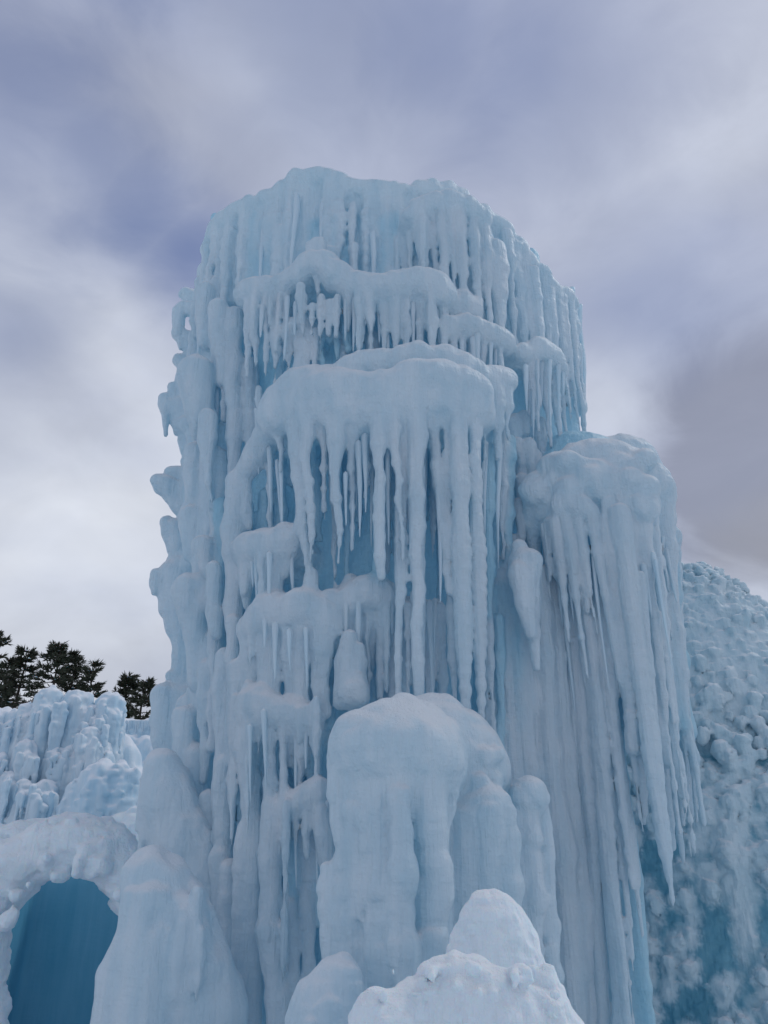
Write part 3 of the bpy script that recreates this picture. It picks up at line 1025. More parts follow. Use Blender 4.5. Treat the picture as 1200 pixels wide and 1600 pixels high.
f = T.part('ice_ledge', 0.08)
ledge(f, TOWER, [(532, 930, 34), (552, 918, 40), (578, 908, 44), (598, 918, 34)], 0.24, 0.5)
apron(f, TOWER, [(528, 926), (602, 914)], .28, (50, 130), 2)
ledge(f, TOWER, [(600, 930, 30), (640, 940, 30), (680, 945, 30)], 0.12, 0.4)
for x, y0, y1, w, w1 in ((536, 940, 1060, 22, 14), (556, 940, 1080, 18, 10), (575, 935, 1090, 18, 12), (594, 935, 1095, 20, 10), (612, 950, 1100, 16, 14), (638, 955, 1100, 22, 12), (672, 955, 1110, 20, 16), (692, 955, 1120, 18, 14)):
    hump(f, TOWER, x, y0, y1, w, w1, 0.24 if x < 600 else 0.14, x1=x)

f = T.part('ice_nub', 0.08)                       # finger of ice beside the dome
hump(f, TOWER, 548, 982, 1110, 26, 60, 0.36)
hump(f, TOWER, 562, 1000, 1110, 22, 40, 0.36)
hump(f, TOWER, 535, 1030, 1110, 24, 30, 0.34)

f = T.part('ice_ledge', 0.08)
ledge(f, TOWER, [(388, 1086, 32), (404, 1080, 40), (426, 1094, 36), (452, 1098, 40), (474, 1108, 34)], 0.38, 0.6)
apron(f, TOWER, [(388, 1086), (488, 1106)], .42, (50, 150), 2)
for x, y0, y1, w, w1, x1 in ((386, 1100, 1240, 28, 9, 388), (404, 1105, 1180, 22, 8, 404), (424, 1110, 1460, 28, 26, 418), (442, 1112, 1250, 24, 18, 442), (466, 1110, 1175, 20, 3, 466), (494, 1090, 1260, 18, 10, 494),
                             (482, 1100, 1140, 18, 8, 482)):
    hump(f, TOWER, x, y0, y1, w, w1, 0.42, x1=x1)

f = T.part('ice_ledge', 0.08)
ledge(f, TOWER, [(444, 1254, 20), (464, 1244, 24), (488, 1228, 32), (504, 1220, 26)], 0.40, 0.5)
apron(f, TOWER, [(446, 1250), (510, 1226)], .42, (50, 150), 1)
hump(f, TOWER, 500, 1213, 1260, 24, 30, 0.46)
for x, y0, y1, w, w1, x1 in ((446, 1252, 1520, 18, 8, 446), (482, 1250, 1345, 18, 10, 478), (503, 1250, 1360, 28, 28, 506), (462, 1252, 1330, 12, 5, 463)):
    hump(f, TOWER, x, y0, y1, w, w1, 0.44, x1=x1)

f = T.part('ice_column', 0.05)                        # low columns of the left front
for x, y0, y1, w, w1, x1, d in ((392, 1200, 1620, 30, 44, 388, .34), (420, 1330, 1640, 36, 40, 432, .42), (382, 1280, 1640, 26, 50, 376, .36), (452, 1400, 1640, 26, 26, 462, .34), (425, 1250, 1400, 26, 26, 422, .4),
                                (362, 1340, 1640, 34, 46, 356, .28), (478, 1380, 1640, 20, 30, 486, .3)):
    hump(f, TOWER, x, y0, y1, w, w1, d, x1=x1)

# icicles of the lower tiers
rn = random.Random(23)
for x0, y0, y1, w, x1, d in ((366, 1090, 1310, 13, 362, .36), (386, 1130, 1310, 12, 387, .46), (466, 1110, 1176, 12, 466, .47), (494, 1090, 1262, 12, 494, .47), (447, 1250, 1525, 13, 443, .5), (410, 860, 950, 14, 411, .4),
                             (342, 1100, 1250, 12, 341, .26), (430, 975, 1060, 10, 430, .42), (560, 930, 1060, 10, 560, .34), (604, 920, 1080, 12, 604, .3), (636, 945, 1090, 12, 637, .26), (672, 940, 1100, 10, 676, .26),
                             (540, 940, 1010, 10, 540, .34), (392, 985, 1040, 11, 391, .42), (478, 1120, 1200, 9, 478, .44), (332, 660, 792, 14, 328, .18), (400, 640, 740, 8, 404, .28), (420, 700, 800, 10, 424, .3),
                             (434, 720, 830, 9, 440, .3)):
    icicle(tower, TOWER, x0, y0, y1, w, d, x1=x1, shape=LONG if w > 11 else None)

rn = random.Random(29)
for xa, xb, ya, yb, n, d, L in ((425, 790, 660, 710, 13, .42, (50, 190)), (382, 515, 975, 1000, 5, .44, (30, 120)), (520, 690, 935, 950, 10, .3, (40, 130)), (382, 500, 1120, 1150, 5, .50, (30, 130)),
                                (440, 515, 1255, 1270, 5, .48, (40, 140)), (706, 790, 530, 545, 9, .34, (30, 80)), (815, 885, 570, 590, 7, .28, (40, 120)), (380, 460, 860, 880, 5, .4, (30, 90)), (300, 345, 600, 900, 10, .08, (40, 110))):
    for i in range(n):
        x = xa + (xb - xa) * (i + rn.uniform(.1, .9)) / n
        y = rn.uniform(ya, yb)
        icicle(tower, TOWER, x, y - 12, y + rn.uniform(*L), rn.uniform(6.5, 10.5), d + rn.uniform(-.08, .03), x1=x + rn.uniform(-1, 3), w1=1.0)

# ---- lumpy right flank between the tower and the right column
f = T.part('ice_bulge', 0.08)
rn = random.Random(5)
for i in range(80):
    t = rn.random()
    y = 640 + 400 * t
    x = rn.uniform(752 + 10 * t, 850 - 25 * t)
    w = rn.uniform(16, 34)
    hump(f, TOWER, x, y, y + rn.uniform(20, 90), w, w * rn.uniform(.3, .8), rn.uniform(-.12, .12), k=.03)
rn = random.Random(61)
for i in range(16):
    x = 752 + 110 * (i + rn.uniform(.1, .9)) / 16
    f = T.part('ice_drape', 0.04, heart=rn.random() < .4)
    y = rn.uniform(880, 960)
    w = rn.uniform(12, 22)
    hump(f, TOWER, x, y, y + rn.uniform(120, 330), w, w * .35, rn.uniform(.12, .26), x1=x + rn.uniform(4, 12))
f = T.part('ice_nub', 0.08)
hump(f, TOWER, 810, 842, 930, 26, 40, 0.36)
hump(f, TOWER, 824, 858, 1050, 46, 10, 0.40, x1=840, mid=(.4, .6))
hump(f, TOWER, 812, 880, 1000, 36, 18, 0.42, x1=826)
f = T.part('ice_column', 0.05)
for x, y0, y1, w, w1, d in ((770, 900, 1350, 30, 30, .08), (796, 880, 1400, 40, 44, .12), (818, 880, 1430, 34, 34, .14), (836, 880, 1640, 34, 44, .26), (856, 880, 1640, 34, 50, .26), (752, 900, 1400, 26, 34, .1),
                            (780, 890, 1400, 28, 34, .12), (874, 880, 1640, 30, 44, .24), (888, 900, 1640, 26, 40, .24)):
    hump(f, TOWER, x, y0, y1, w, w1, d)

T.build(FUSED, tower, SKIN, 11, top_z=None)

# ================================================================== right column
right = thing('ice_tower', (1.95, 6.45, 0.0), 'narrower ice tower with lumpy rounded cap and long icicle curtain, right of the tall one', 'ice tower', 'ice towers')
R = Fused(0.016)
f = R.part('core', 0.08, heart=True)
for z0 in np.arange(-0.3, 4.9, 0.3):
    a0, b0 = RIGHT.radii(z0)
    cx = float(np.interp(z0, [0.5, 1.4, 2.2, 3.0], [1.15, 1.22, 1.36, 1.85]))
    rr = float(np.interp(z0, [0.5, 1.4, 2.2, 3.0], [.22, .24, .28, a0 - .24]))
    f.cone((cx, 6.5, z0), (cx, 6.5, z0 + .3), rr, rr, .08)
rn = random.Random(8)
for i in range(44):
    th = 2 * math.pi * (i + rn.uniform(-.3, .3)) / 44
    o0, r0 = rn.uniform(-.24, -.13), rn.uniform(.035, .075)
    pts, rad = [], []
    for k_ in range(9):
        zl = -0.3 if math.sin(th) < -.5 else 2.7
        z = zl + (4.9 - zl) * k_ / 8
        a, b = RIGHT.radii(z)
        o = o0 + rn.uniform(-.03, .03)
        pts.append(np.array((1.95 + math.sin(th) * (a + o), 6.45 - math.cos(th) * (b + o), z)))
        rad.append(r0 * rn.uniform(.7, 1.3))
    f.chain(pts, rad, 0.05)
f = R.part('snowy_cap', 0.08)
ledge(f, RIGHT, [(848, 760, 70), (870, 728, 70), (905, 702, 70), (945, 698, 70), (985, 716, 70), (1012, 745, 64), (1024, 790, 50)], -0.10, 0.5)
ledge(f, RIGHT, [(836, 790, 50), (860, 770, 56), (900, 745, 60), (940, 735, 64), (975, 742, 60), (1000, 765, 50)], 0.02, 0.5)
for x, y, w in ((965, 684, 80), (990, 694, 70), (940, 692, 60), (1015, 725, 56), (1025, 770, 44)):
    p = at(x, y, 6.5)
    r = metres(p, w) / 2
    f.ball(p - (0, 0, r), r)
rn = random.Random(4)
for i in range(34):
    x = rn.uniform(826, 1030)
    y = rn.uniform(712, 800) + max(0, (880 - x) * .6)
    p = RIGHT.hit(x, y, rn.uniform(0.10, 0.22))
    f.ball(p, metres(p, rn.uniform(22, 46)) / 2, 0.06)
f = R.part('ice_curtain', 0.045)
for i in range(26):
    th = math.radians(38 + 110 * (i + rn.uniform(-.3, .3)) / 26)
    zt, zb = rn.uniform(4.3, 4.9), rn.uniform(1.9, 3.4)
    o0 = rn.uniform(-.14, -.03)
    r0 = rn.uniform(.045, .085)
    pts, rad = [], []
    for k_ in range(9):
        z = zt + (zb - zt) * k_ / 8
        a, b = RIGHT.radii(z)
        o = o0 + rn.uniform(-.02, .02) - .08 * k_ / 8
        pts.append(np.array((1.95 + math.sin(th) * (a + o), 6.45 - math.cos(th) * (b + o), z)))
        rad.append(r0 * rn.uniform(.75, 1.2) * (1 - .8 * k_ / 8))
    f.chain(pts, rad, 0.04)
f = R.part('ice_curtain', 0.045)
for x, y0, y1, w, w1, x1, d in ((835, 800, 900, 30, 10, 838, .12), (852, 800, 900, 26, 10, 856, .14), (868, 790, 930, 24, 12, 880, .15), (886, 785, 930, 24, 10, 900, .16), (904, 780, 960, 24, 10, 920, .16),
                                (928, 775, 1000, 28, 10, 956, .16), (950, 775, 1180, 34, 24, 992, .16), (975, 775, 1240, 36, 12, 1016, .14), (998, 775, 1200, 34, 12, 1040, .12), (1016, 780, 1250, 30, 14, 1064, .06),
                                (1028, 790, 1150, 26, 10, 1058, .02), (1034, 800, 1280, 20, 10, 1080, -.04), (1005, 900, 1330, 26, 8, 1052, .02),
                                (1030, 900, 1290, 26, 6, 1070, -.08), (1022, 950, 1350, 26, 6, 1066, -.04), (1034, 850, 1230, 22, 6, 1074, -.1), (1012, 1000, 1290, 26, 8, 1050, .0)):
    hump(f, RIGHT, x, y0, y1, w * .85, w1, d - .04 + HR.uniform(-.05, .04), x1=x1, mid=(.4, .5))
for x0, y0, y1, w, x1, sh, bd, d in ((854, 815, 908, 13, 858, None, 0, .18), (868, 815, 1000, 19, 889, None, 0, .2), (884, 810, 1062, 17, 918, LONG, 0, .2), (903, 805, 990, 19, 933, None, 0, .2), (925, 800, 1068, 22, 969, None, 0, .2),
                                     (893, 840, 1120, 12, 938, None, 0, .12), (857, 900, 1130, 14, 886, LONG, 0, .12), (968, 800, 1412, 32, 1051, [(0, 1), (.2, .85), (.5, .72), (.75, .7), (.9, .4), (1, 0)], .08, .22),
                                     (1000, 900, 1280, 16, 1040, LONG, .05, .18), (1030, 850, 962, 12, 1056, None, 0, .04), (1040, 860, 940, 9, 1057, None, 0, .0), (1035, 840, 1000, 11, 1050, None, 0, .04)):
    icicle(right, RIGHT, x0, y0, y1, w, d, x1=x1, shape=sh, bead=bd)
rn = random.Random(37)
for i in range(20):
    x = 842 + 190 * (i + rn.uniform(.1, .9)) / 20
    y = rn.uniform(830, 900)
    icicle(right, RIGHT, x, y - 15, y + rn.uniform(60, 220), rn.uniform(6, 10.5), rn.uniform(.06, .18), w1=1.0)
# the long slanting curtain that falls to the ground on its left
f = R.part('ice_curtain', 0.08)
for x, y0, y1, w, w1, x1, d in ((868, 880, 1640, 22, 30, 905, .0), (884, 880, 1640, 24, 30, 928, .02), (900, 880, 1640, 26, 32, 950, .04), (915, 880, 1640, 28, 28, 970, .06), (930, 900, 1500, 28, 8, 988, .08), (944, 920, 1390, 28, 8, 985, .1),
                                (920, 960, 1640, 26, 16, 984, .12), (962, 950, 1300, 26, 5, 1004, .06), (975, 950, 1240, 24, 8, 1010, .04), (856, 880, 1640, 20, 26, 888, -.02)):
    f = R.part('ice_drape', 0.04)
    hump(f, RIGHT, x, y0, y1, w * .85, w1 * .72, d - .05 + HR.uniform(-.05, .05), x1=x1, k=.022)
f = R.part('ice_curtain', 0.05, heart=True)
for x, y0, y1, w, w1, x1, d in ((880, 900, 1640, 40, 40, 915, -.14), (910, 900, 1640, 44, 40, 945, -.14), (940, 900, 1400, 44, 20, 965, -.14)):
    hump(f, RIGHT, x, y0, y1, w, w1, d - .08, x1=x1)
for x0, y0, y1, w, x1, d in ((916, 900, 1518, 15, 990, .02), (930, 900, 1375, 14, 998, .02), (934, 910, 1462, 12, 1003, .03), (908, 900, 1625, 15, 993, .03), (965, 900, 1285, 11, 1006, .02), (975, 900, 1270, 11, 1010, .02),
                             (1022, 960, 1300, 11, 1062, .1), (1030, 960, 1340, 12, 1080, .06), (1036, 980, 1370, 11, 1090, .02)):
    icicle(right, RIGHT, x0, y0, y1, w, d, x1=x1, shape=LONG)

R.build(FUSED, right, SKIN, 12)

# ================================================================== knobbly mound far right
mound = thing('ice_mound', (3.75, 9.6, 0.0), 'broad knobbly blue ice mound behind the narrower tower at the right edge', 'ice mound')
MX, MY = 3.75, 9.6
MND = Shaft(MX, MY, [(-1, 2.9, 2.9), (0, 2.6, 2.6), (1.5, 2.25, 2.25), (3.0, 1.8, 1.8), (4.2, 1.24, 1.3), (4.8, 0.9, 0.95), (5.1, 0.62, 0.66), (5.3, 0.25, 0.25)])
M = Fused(0.02)
f = M.part('core', 0.12, heart=True)
for z0 in np.arange(-0.3, 5.0, 0.3):
    o = float(np.interp(z0, [1.5, 2.4], [.08, .30]))
    ra, rb = MND.radii(z0)[0] - o, MND.radii(z0 + .1)[0] - o
    f.cone((MX, MY, z0), (MX, MY, z0 + .1), min(ra, 5.3 - z0), min(rb, 5.2 - z0), .12)
f = M.part('knobbly_skin', 0.05)
for z0 in np.arange(1.9, 5.0, 0.25):
    o = float(np.interp(z0, [1.9, 3.0], [.17, .10]))
    ra, rb = MND.radii(z0)[0] - o, MND.radii(z0 + .1)[0] - o
    f.cone((MX, MY, z0), (MX, MY, z0 + .1), min(ra, 5.2 - z0), min(rb, 5.1 - z0), .05)
rn = random.Random(9)
for i in range(2600):
    th = rn.uniform(-1.7, 2.0)
    z = 5.25 * (rn.random() ** 0.72)
    if z < 2.3 and math.sin(th * 7 + z * 3.1) + .8 * math.sin(th * 13 - z * 5.0) > np.interp(z, [.6, 2.3], [.55, 1.4]):
        continue
    a, b = MND.radii(z)
    big = np.interp(z, [1.5, 2.6, 4.8], [.6, .78, .5])
    r = rn.uniform(.06, .14) * big
    o = rn.uniform(-.09, .06) + .05 * big
    x, y = MX + math.sin(th) * (a + o), MY - math.cos(th) * (a + o)
    f.cone((x, y, z), (x + .2 * math.sin(th) * r, y - .2 * math.cos(th) * r, z - r * rn.uniform(.1, 1.2)), r, r * rn.uniform(.4, .8), .012)
f = M.part('ice_drape', 0.05)
for th, z, L, r in ((-.55, 2.6, 1.9, .13), (-.3, 2.0, 1.5, .12), (-.05, 1.9, 1.6, .12), (.12, 2.6, 2.0, .13), (.2, 2.2, 1.6, .10), (-.42, 2.3, 1.5, .08)):
    a = MND.radii(z)[0]
    f.cone((MX + math.sin(th) * a, MY - math.cos(th) * a, z), (MX + math.sin(th) * (a + .25), MY - math.cos(th) * (a + .25), z - L), r, r * .4, .1)
rn = random.Random(71)
for i in range(20):
    th = rn.uniform(-1.0, .9)
    z = rn.uniform(1.5, 2.8)
    L = rn.uniform(.5, 1.5)
    f = M.part('ice_drape', 0.04)
    n = 7
    for k_ in range(n):
        zz = z - L * k_ / n
        a = MND.radii(zz)[0] - .05
        t2 = th + rn.uniform(-.03, .03)
        r = rn.uniform(.05, .10) * (1 - .6 * k_ / n)
        p = np.array((MX + math.sin(t2) * a, MY - math.cos(t2) * a, zz))
        f.cone(p, p - np.array((0, 0, L / n * 1.1)), r, r * .8, .03)
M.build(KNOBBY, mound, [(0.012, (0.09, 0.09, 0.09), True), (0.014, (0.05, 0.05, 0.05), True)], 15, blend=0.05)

# ================================================================== domed pillar in front
DY = 4.75
dome = thing('ice_pillar', (0.05, DY, 0.0), 'short domed ice pillar with snow-dusted round top in front of the tall tower', 'ice pillar')
D = Fused(0.014)
f = D.part('domed_shaft', 0.10)
pa, pb = at(615, 1200, 4.85), at(632, 1700, 4.85)
f.cone(pa, pb, .34, .28, .08)
for x, x1 in ((556, 586), (590, 606), (625, 630), (655, 655)):
    hump(f, None, x, 1215, 1700, 60, 56, Y=4.66, x1=x1, k=.08)
ledge(f, None, [(566, 1140, 92), (595, 1116, 130), (632, 1103, 150), (662, 1122, 120)], 0, 0.25, Y=4.68)
for x, y, w in ((545, 1160, 44), (548, 1135, 36), (575, 1165, 70), (612, 1160, 84), (650, 1165, 84), (680, 1175, 60)):
    p = at(x, y, 4.50)
    f.ball(p, metres(p, w * .9) / 2, .12)
for x, y0, y1, w, w1, x1, Y in ((552, 1165, 1700, 74, 70, 588, 4.72), (575, 1165, 1700, 80, 70, 610, 4.62), (620, 1165, 1700, 96, 70, 628, 4.58), (660, 1165, 1700, 84, 50, 660, 4.58), (678, 1185, 1700, 50, 36, 682, 4.62),
                                (540, 1170, 1560, 44, 44, 562, 4.74), (540, 1340, 1700, 40, 66, 560, 4.58), (514, 1345, 1700, 36, 64, 544, 4.62), (530, 1380, 1700, 60, 90, 560, 4.72)):
    hump(f, None, x, y0, y1, w * .8, w1 * .8, Y=Y + .03, x1=x1, k=.06)
for x, y0, y1, w, w1, x1, Y in ((622, 1226, 1570, 44, 54, 634, 4.40), (572, 1225, 1560, 30, 44, 600, 4.48), (690, 1335, 1420, 44, 40, 694, 4.46), (672, 1210, 1620, 50, 54, 676, 4.48), (596, 1300, 1600, 22, 34, 606, 4.44)):
    hump(f, None, x, y0, y1, w * .9, w1 * .9, Y=Y + .01, x1=x1, k=.04)
f = D.part('snowy_cap', 0.09)
ledge(f, None, [(655, 1100, 120), (690, 1105, 130), (720, 1130, 110), (745, 1165, 80)], 0, 0.4, Y=5.05)
rn = random.Random(31)
for i in range(26):
    x = rn.uniform(705, 775)
    y = rn.uniform(1165, 1235)
    p = at(x, y, 4.9 - rn.uniform(0, .12))
    f.ball(p, metres(p, rn.uniform(16, 34)) / 2, .03)
f = D.part('ice_bulge', 0.06)
hump(f, None, 760, 1224, 1420, 78, 70, Y=4.8, x1=755)
hump(f, None, 735, 1245, 1450, 60, 50, Y=4.8, x1=730)
hump(f, None, 790, 1290, 1480, 40, 40, Y=4.8, x1=792)
f = D.part('ice_bulge', 0.06)
hump(f, None, 826, 1212, 1262, 62, 56, Y=5.0, x1=826)
hump(f, None, 826, 1250, 1520, 34, 30, Y=5.0, x1=838)
hump(f, None, 808, 1260, 1500, 18, 20, Y=4.98, x1=820)
hump(f, None, 848, 1250, 1540, 20, 26, Y=5.05, x1=864)

f = D.part('ice_drape', 0.03)
for i in range(22):
    x = 520 + 190 * (i + random.random()) / 22
    hump(f, None, x, random.uniform(1195, 1215), random.uniform(1290, 1520), random.uniform(14, 26), random.uniform(5, 14), Y=4.60 - .16 * math.cos((x - 615) / 62.0), x1=x + (615 - x) * .12)
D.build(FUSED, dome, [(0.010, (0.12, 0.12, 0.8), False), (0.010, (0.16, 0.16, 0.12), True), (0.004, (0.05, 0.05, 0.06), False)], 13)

# ================================================================== snow heap and small block at the bottom
f = Field(0.014, 0.10, cut_z=-0.15)
for x, y, w, Y in ((764, 1390, 84, 3.95), (776, 1404, 96, 3.98), (796, 1440, 84, 4.0), (750, 1420, 60, 3.95), (812, 1480, 80, 4.0), (760, 1450, 130, 3.98)):
    p = at(x, y, Y)
    r = metres(p, w) / 2
    f.cone(p - (0, 0, r), p - (0, 0, r + .6), r, r * 1.5, .06)
for x, y, w, Y in ((705, 1490, 100, 3.65), (660, 1528, 90, 3.6), (622, 1550, 80, 3.55), (745, 1505, 150, 3.6), (800, 1530, 130, 3.6), (846, 1530, 80, 3.65), (590, 1570, 80, 3.5), (580, 1545, 30, 3.5), (850, 1510, 24, 3.6), (876, 1580, 60, 3.65)):
    p = at(x, y, Y)
    r = metres(p, w) / 2
    f.cone(p - (0, 0, r), p - (0, 0, r + .8), r, r * 1.6, .08)
rn = random.Random(51)
for i in range(70):
    x = rn.uniform(590, 870)
    p = at(x, rn.uniform(1515, 1600), rn.uniform(3.42, 3.58))
    f.ball(p, rn.uniform(.006, .016), .02)
hp = f.build('snow_heap', SNOW, None, [(0.007, (0.10, 0.10, 0.08), True), (0.007, (0.045, 0.045, 0.04), True), (0.004, (0.03, 0.03, 0.03), False), (0.02, (0.3, 0.3, 0.25), False)], seed=309)
tag(hp, 'pointed heap of lumpy white snow at the foot of the domed pillar', 'snow heap')

f = Field(0.016, 0.08, cut_z=-0.15)
for x, y, w in ((526, 1500, 34), (508, 1510, 40), (540, 1512, 50), (492, 1530, 44), (516, 1545, 60), (474, 1562, 36), (498, 1580, 60), (512, 1526, 26), (483, 1548, 22)):
    p = at(x, y, 4.3)
    r = metres(p, w) / 2
    f.cone(p - (0, 0, r), p - (0, 0, r + .8), r, r * 1.3, .08)
tag(f.build('ice_block', ICE, None, [(0.02, (0.09, 0.09, 0.25), False), (0.014, (0.07, 0.07, 0.07), True)]), 'small lumpy ice block low beside the domed pillar', 'ice block', 'ice blocks')

# ================================================================== left side: blocks, arch, bank, far wall
f = Field(0.018, 0.08)
for Yo, pl in ((0, [(252, 1202, 60), (262, 1250, 76), (290, 1320, 96), (318, 1400, 100), (340, 1480, 90), (350, 1580, 80)]), (.15, [(276, 1230, 60), (300, 1330, 90), (330, 1440, 90), (350, 1560, 90)])):
    P = [at(x, y, 6.15 + Yo) for x, y, w in pl]
    f.chain(P, [metres(p, w) / 2 for p, (_, _, w) in zip(P, pl)])
for x, y0, y1, w in ((232, 1225, 1338, 22), (242, 1240, 1330, 22), (254, 1260, 1342, 24), (266, 1280, 1345, 22), (280, 1300, 1362, 24), (226, 1210, 1300, 16)):
    hump(f, None, x, y0, y1, w, 4, Y=6.1)
tag(f.build('ice_slab', ICE), 'leaning rounded ice slab against the left foot of the tall tower', 'ice slab')

f = Field(0.018, 0.10, cut_z=-0.15)
for x, y0, y1, w, w1, x1, Y in ((236, 1326, 1600, 84, 100, 240, 5.3), (262, 1335, 1650, 90, 120, 280, 5.35), (290, 1370, 1650, 80, 130, 310, 5.4), (220, 1345, 1480, 44, 60, 222, 5.25), (310, 1450, 1650, 70, 110, 330, 5.4),
                                (212, 1400, 1600, 40, 24, 214, 5.2), (248, 1385, 1600, 40, 26, 252, 5.16), (284, 1400, 1660, 44, 30, 294, 5.2), (312, 1440, 1660, 40, 34, 326, 5.25), (200, 1460, 1700, 60, 90, 196, 5.2), (178, 1500, 1700, 50, 70, 176, 5.2), (230, 1430, 1700, 90, 120, 230, 5.2), (160, 1560, 1700, 30, 50, 166, 5.2)):
    hump(f, None, x, y0, y1, w, w1, Y=Y, x1=x1)
rn = random.Random(83)
for i in range(26):
    x = rn.uniform(196, 320)
    y = max(1340 + abs(x - 250) * .7, rn.uniform(1350, 1500))
    w = rn.uniform(14, 30)
    hump(f, None, x, y, y + rn.uniform(40, 190), w, w * rn.uniform(.2, .6), Y=5.17 - rn.uniform(0, .07), k=.05)
tag(f.build('ice_block', ICE, None, [(0.02, (0.1, 0.1, 0.5), False), (0.012, (0.08, 0.08, 0.12), False), (0.02, (0.3, 0.3, 0.3), False)]),
    'big smooth pale ice block standing right of the blue archway', 'ice block', 'ice blocks')

arch = thing('ice_arch', (-3.4, 7.4, 0.0), 'low snow-topped ice archway opening onto a deep blue passage', 'archway')
AYY = 7.3
f = Field(0.022, 0.12, cut_z=-0.15)
for off in (0, 0.35):
    pts, rad = [], []
    for x, y, w in ((-42, 1640, 90), (-38, 1500, 90), (-24, 1416, 88), (22, 1354, 86), (72, 1326, 82), (118, 1318, 80), (164, 1334, 80), (206, 1374, 74), (234, 1440, 70), (242, 1640, 70)):
        p = at(x, y, AYY + off)
        pts.append(p)
        rad.append(metres(p, w) / 2)
    f.chain(pts, rad, .05)
for x, y, w in ((-30, 1310, 70), (-10, 1300, 60), (40, 1288, 50), (100, 1280, 46), (160, 1294, 50), (200, 1322, 50)):
    p = at(x, y, AYY + .25)
    f.ball(p - (0, 0, .1), metres(p, w) / 2, .12)
rn = random.Random(6)
for i in range(26):                          # blobs and short drips along the lip
    t = rn.random()
    x = 5 + 195 * t
    y = 1372 + 70 * abs(2 * t - 1.15) ** 2.5
    p = at(x, y - rn.uniform(4, 40), AYY - rn.uniform(.12, .3))
    f.ball(p, rn.uniform(.03, .075), .06)
f.build('arch_ring', SNOW, arch, [(0.022, (0.16, 0.16, 0.12), True), (0.010, (0.06, 0.06, 0.05), True), (0.02, (0.4, 0.4, 0.4), False)])
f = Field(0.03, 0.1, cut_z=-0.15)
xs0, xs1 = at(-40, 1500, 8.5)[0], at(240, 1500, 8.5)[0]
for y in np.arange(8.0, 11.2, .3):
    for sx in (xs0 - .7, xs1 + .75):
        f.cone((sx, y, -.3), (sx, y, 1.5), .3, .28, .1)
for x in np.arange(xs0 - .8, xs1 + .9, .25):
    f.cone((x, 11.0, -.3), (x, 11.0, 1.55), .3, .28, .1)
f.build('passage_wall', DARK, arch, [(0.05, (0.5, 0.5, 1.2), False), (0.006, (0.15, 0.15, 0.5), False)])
f = Field(0.03, 0.12, cut_z=-0.15)
for x, y, w, Y in ((190, 1268, 60, 12.0), (215, 1264, 60, 11.9), (240, 1290, 80, 11.9), (265, 1310, 70, 11.8), (210, 1300, 90, 11.9), (280, 1335, 60, 11.8), (170, 1285, 50, 12.0)):
    p = at(x, y, Y)
    r = metres(p, w) / 2
    f.cone(p - (0, 0, r), (p[0], p[1], -.3), r, r * 1.5, .12)
tag(f.build('snow_bank', SNOW, None, [(0.03, (0.2, 0.2, 0.15), True), (0.03, (0.5, 0.5, 0.4), False)]), 'bright white snow bank between the archway and the tall tower', 'snow bank')

wall = thing('ice_wall', (-7.0, 14.0, 0.0), 'long pale ice wall of rounded humps behind the archway', 'ice wall')
WY = 13.5
f = Field(0.05, 0.15, cut_z=-0.15)
for x, y in ((-150, 1120), (-90, 1115), (-40, 1125), (0, 1118), (40, 1120), (80, 1110), (120, 1105), (160, 1110), (190, 1150), (215, 1200), (250, 1215), (300, 1215)):
    p = at(x, y, WY + .5)
    f.cone(p - (0, 0, .4), (p[0], p[1], -.3), .4, .55, .15)
f.build('core', PALE, wall, [(0.05, (0.2, 0.2, 0.7), False)])
cols = [(-30, 1110, 1330, 60, 60, 0), (8, 1106, 1330, 50, 60, 0), (28, 1108, 1330, 34, 40, -.1), (50, 1098, 1330, 34, 50, -.2), (82, 1074, 1330, 44, 66, -.3), (60, 1104, 1330, 30, 50, -.25), (124, 1077, 1330, 48, 64, -.2),
        (102, 1094, 1330, 34, 50, -.1), (148, 1100, 1330, 36, 50, -.2), (176, 1082, 1330, 46, 60, -.1), (160, 1110, 1330, 30, 50, -.2),
        (45, 1157, 1330, 36, 50, -.7), (142, 1137, 1330, 40, 60, -.6), (3, 1177, 1330, 26, 40, -.7), (118, 1165, 1330, 34, 50, -.6), (88, 1165, 1330, 30, 40, -.6), (163, 1160, 1330, 30, 44, -.5),
        (18, 1207, 1330, 24, 40, -1.0), (40, 1218, 1330, 34, 50, -1.1), (72, 1219, 1330, 34, 46, -1.1), (62, 1232, 1330, 40, 50, -1.2)]
for x, y0, y1, w, w1, dy in cols:
    f = Field(0.025, 0.08, cut_z=-0.15)
    for q in range(5):
        hump(f, None, x + random.uniform(-.45, .45) * w, y0 + random.uniform(.2, .9) * w, y0 + random.uniform(60, 160), w * random.uniform(.2, .35), w * .12, Y=WY + dy - random.uniform(.25, .4))
    t, b = hump(f, None, x, y0, y1, w, w1, Y=WY + dy)
    hump(f, None, x + random.uniform(-6, 6), y0 + w * .5, y1, w * .9, w1, Y=WY + dy - .12)
    f.build('ice_hump', PALE, wall, [(0.03, (0.12, 0.12, 0.9), False), (0.025, (0.06, 0.06, 0.6), False), (0.018, (0.10, 0.10, 0.10), True)])
f = Field(0.03, 0.10, cut_z=-0.15)
for x, y0, w in ((150, 1196, 40), (168, 1188, 44), (188, 1190, 40), (205, 1200, 30), (130, 1215, 34), (118, 1230, 30), (160, 1205, 60), (192, 1210, 46)):
    hump(f, None, x, y0, 1340, w, w * 1.1, Y=WY - 1.4)
f.build('ice_hump', PALE, wall, [(0.035, (0.13, 0.13, 0.4), False), (0.03, (0.1, 0.1, 0.1), True)])

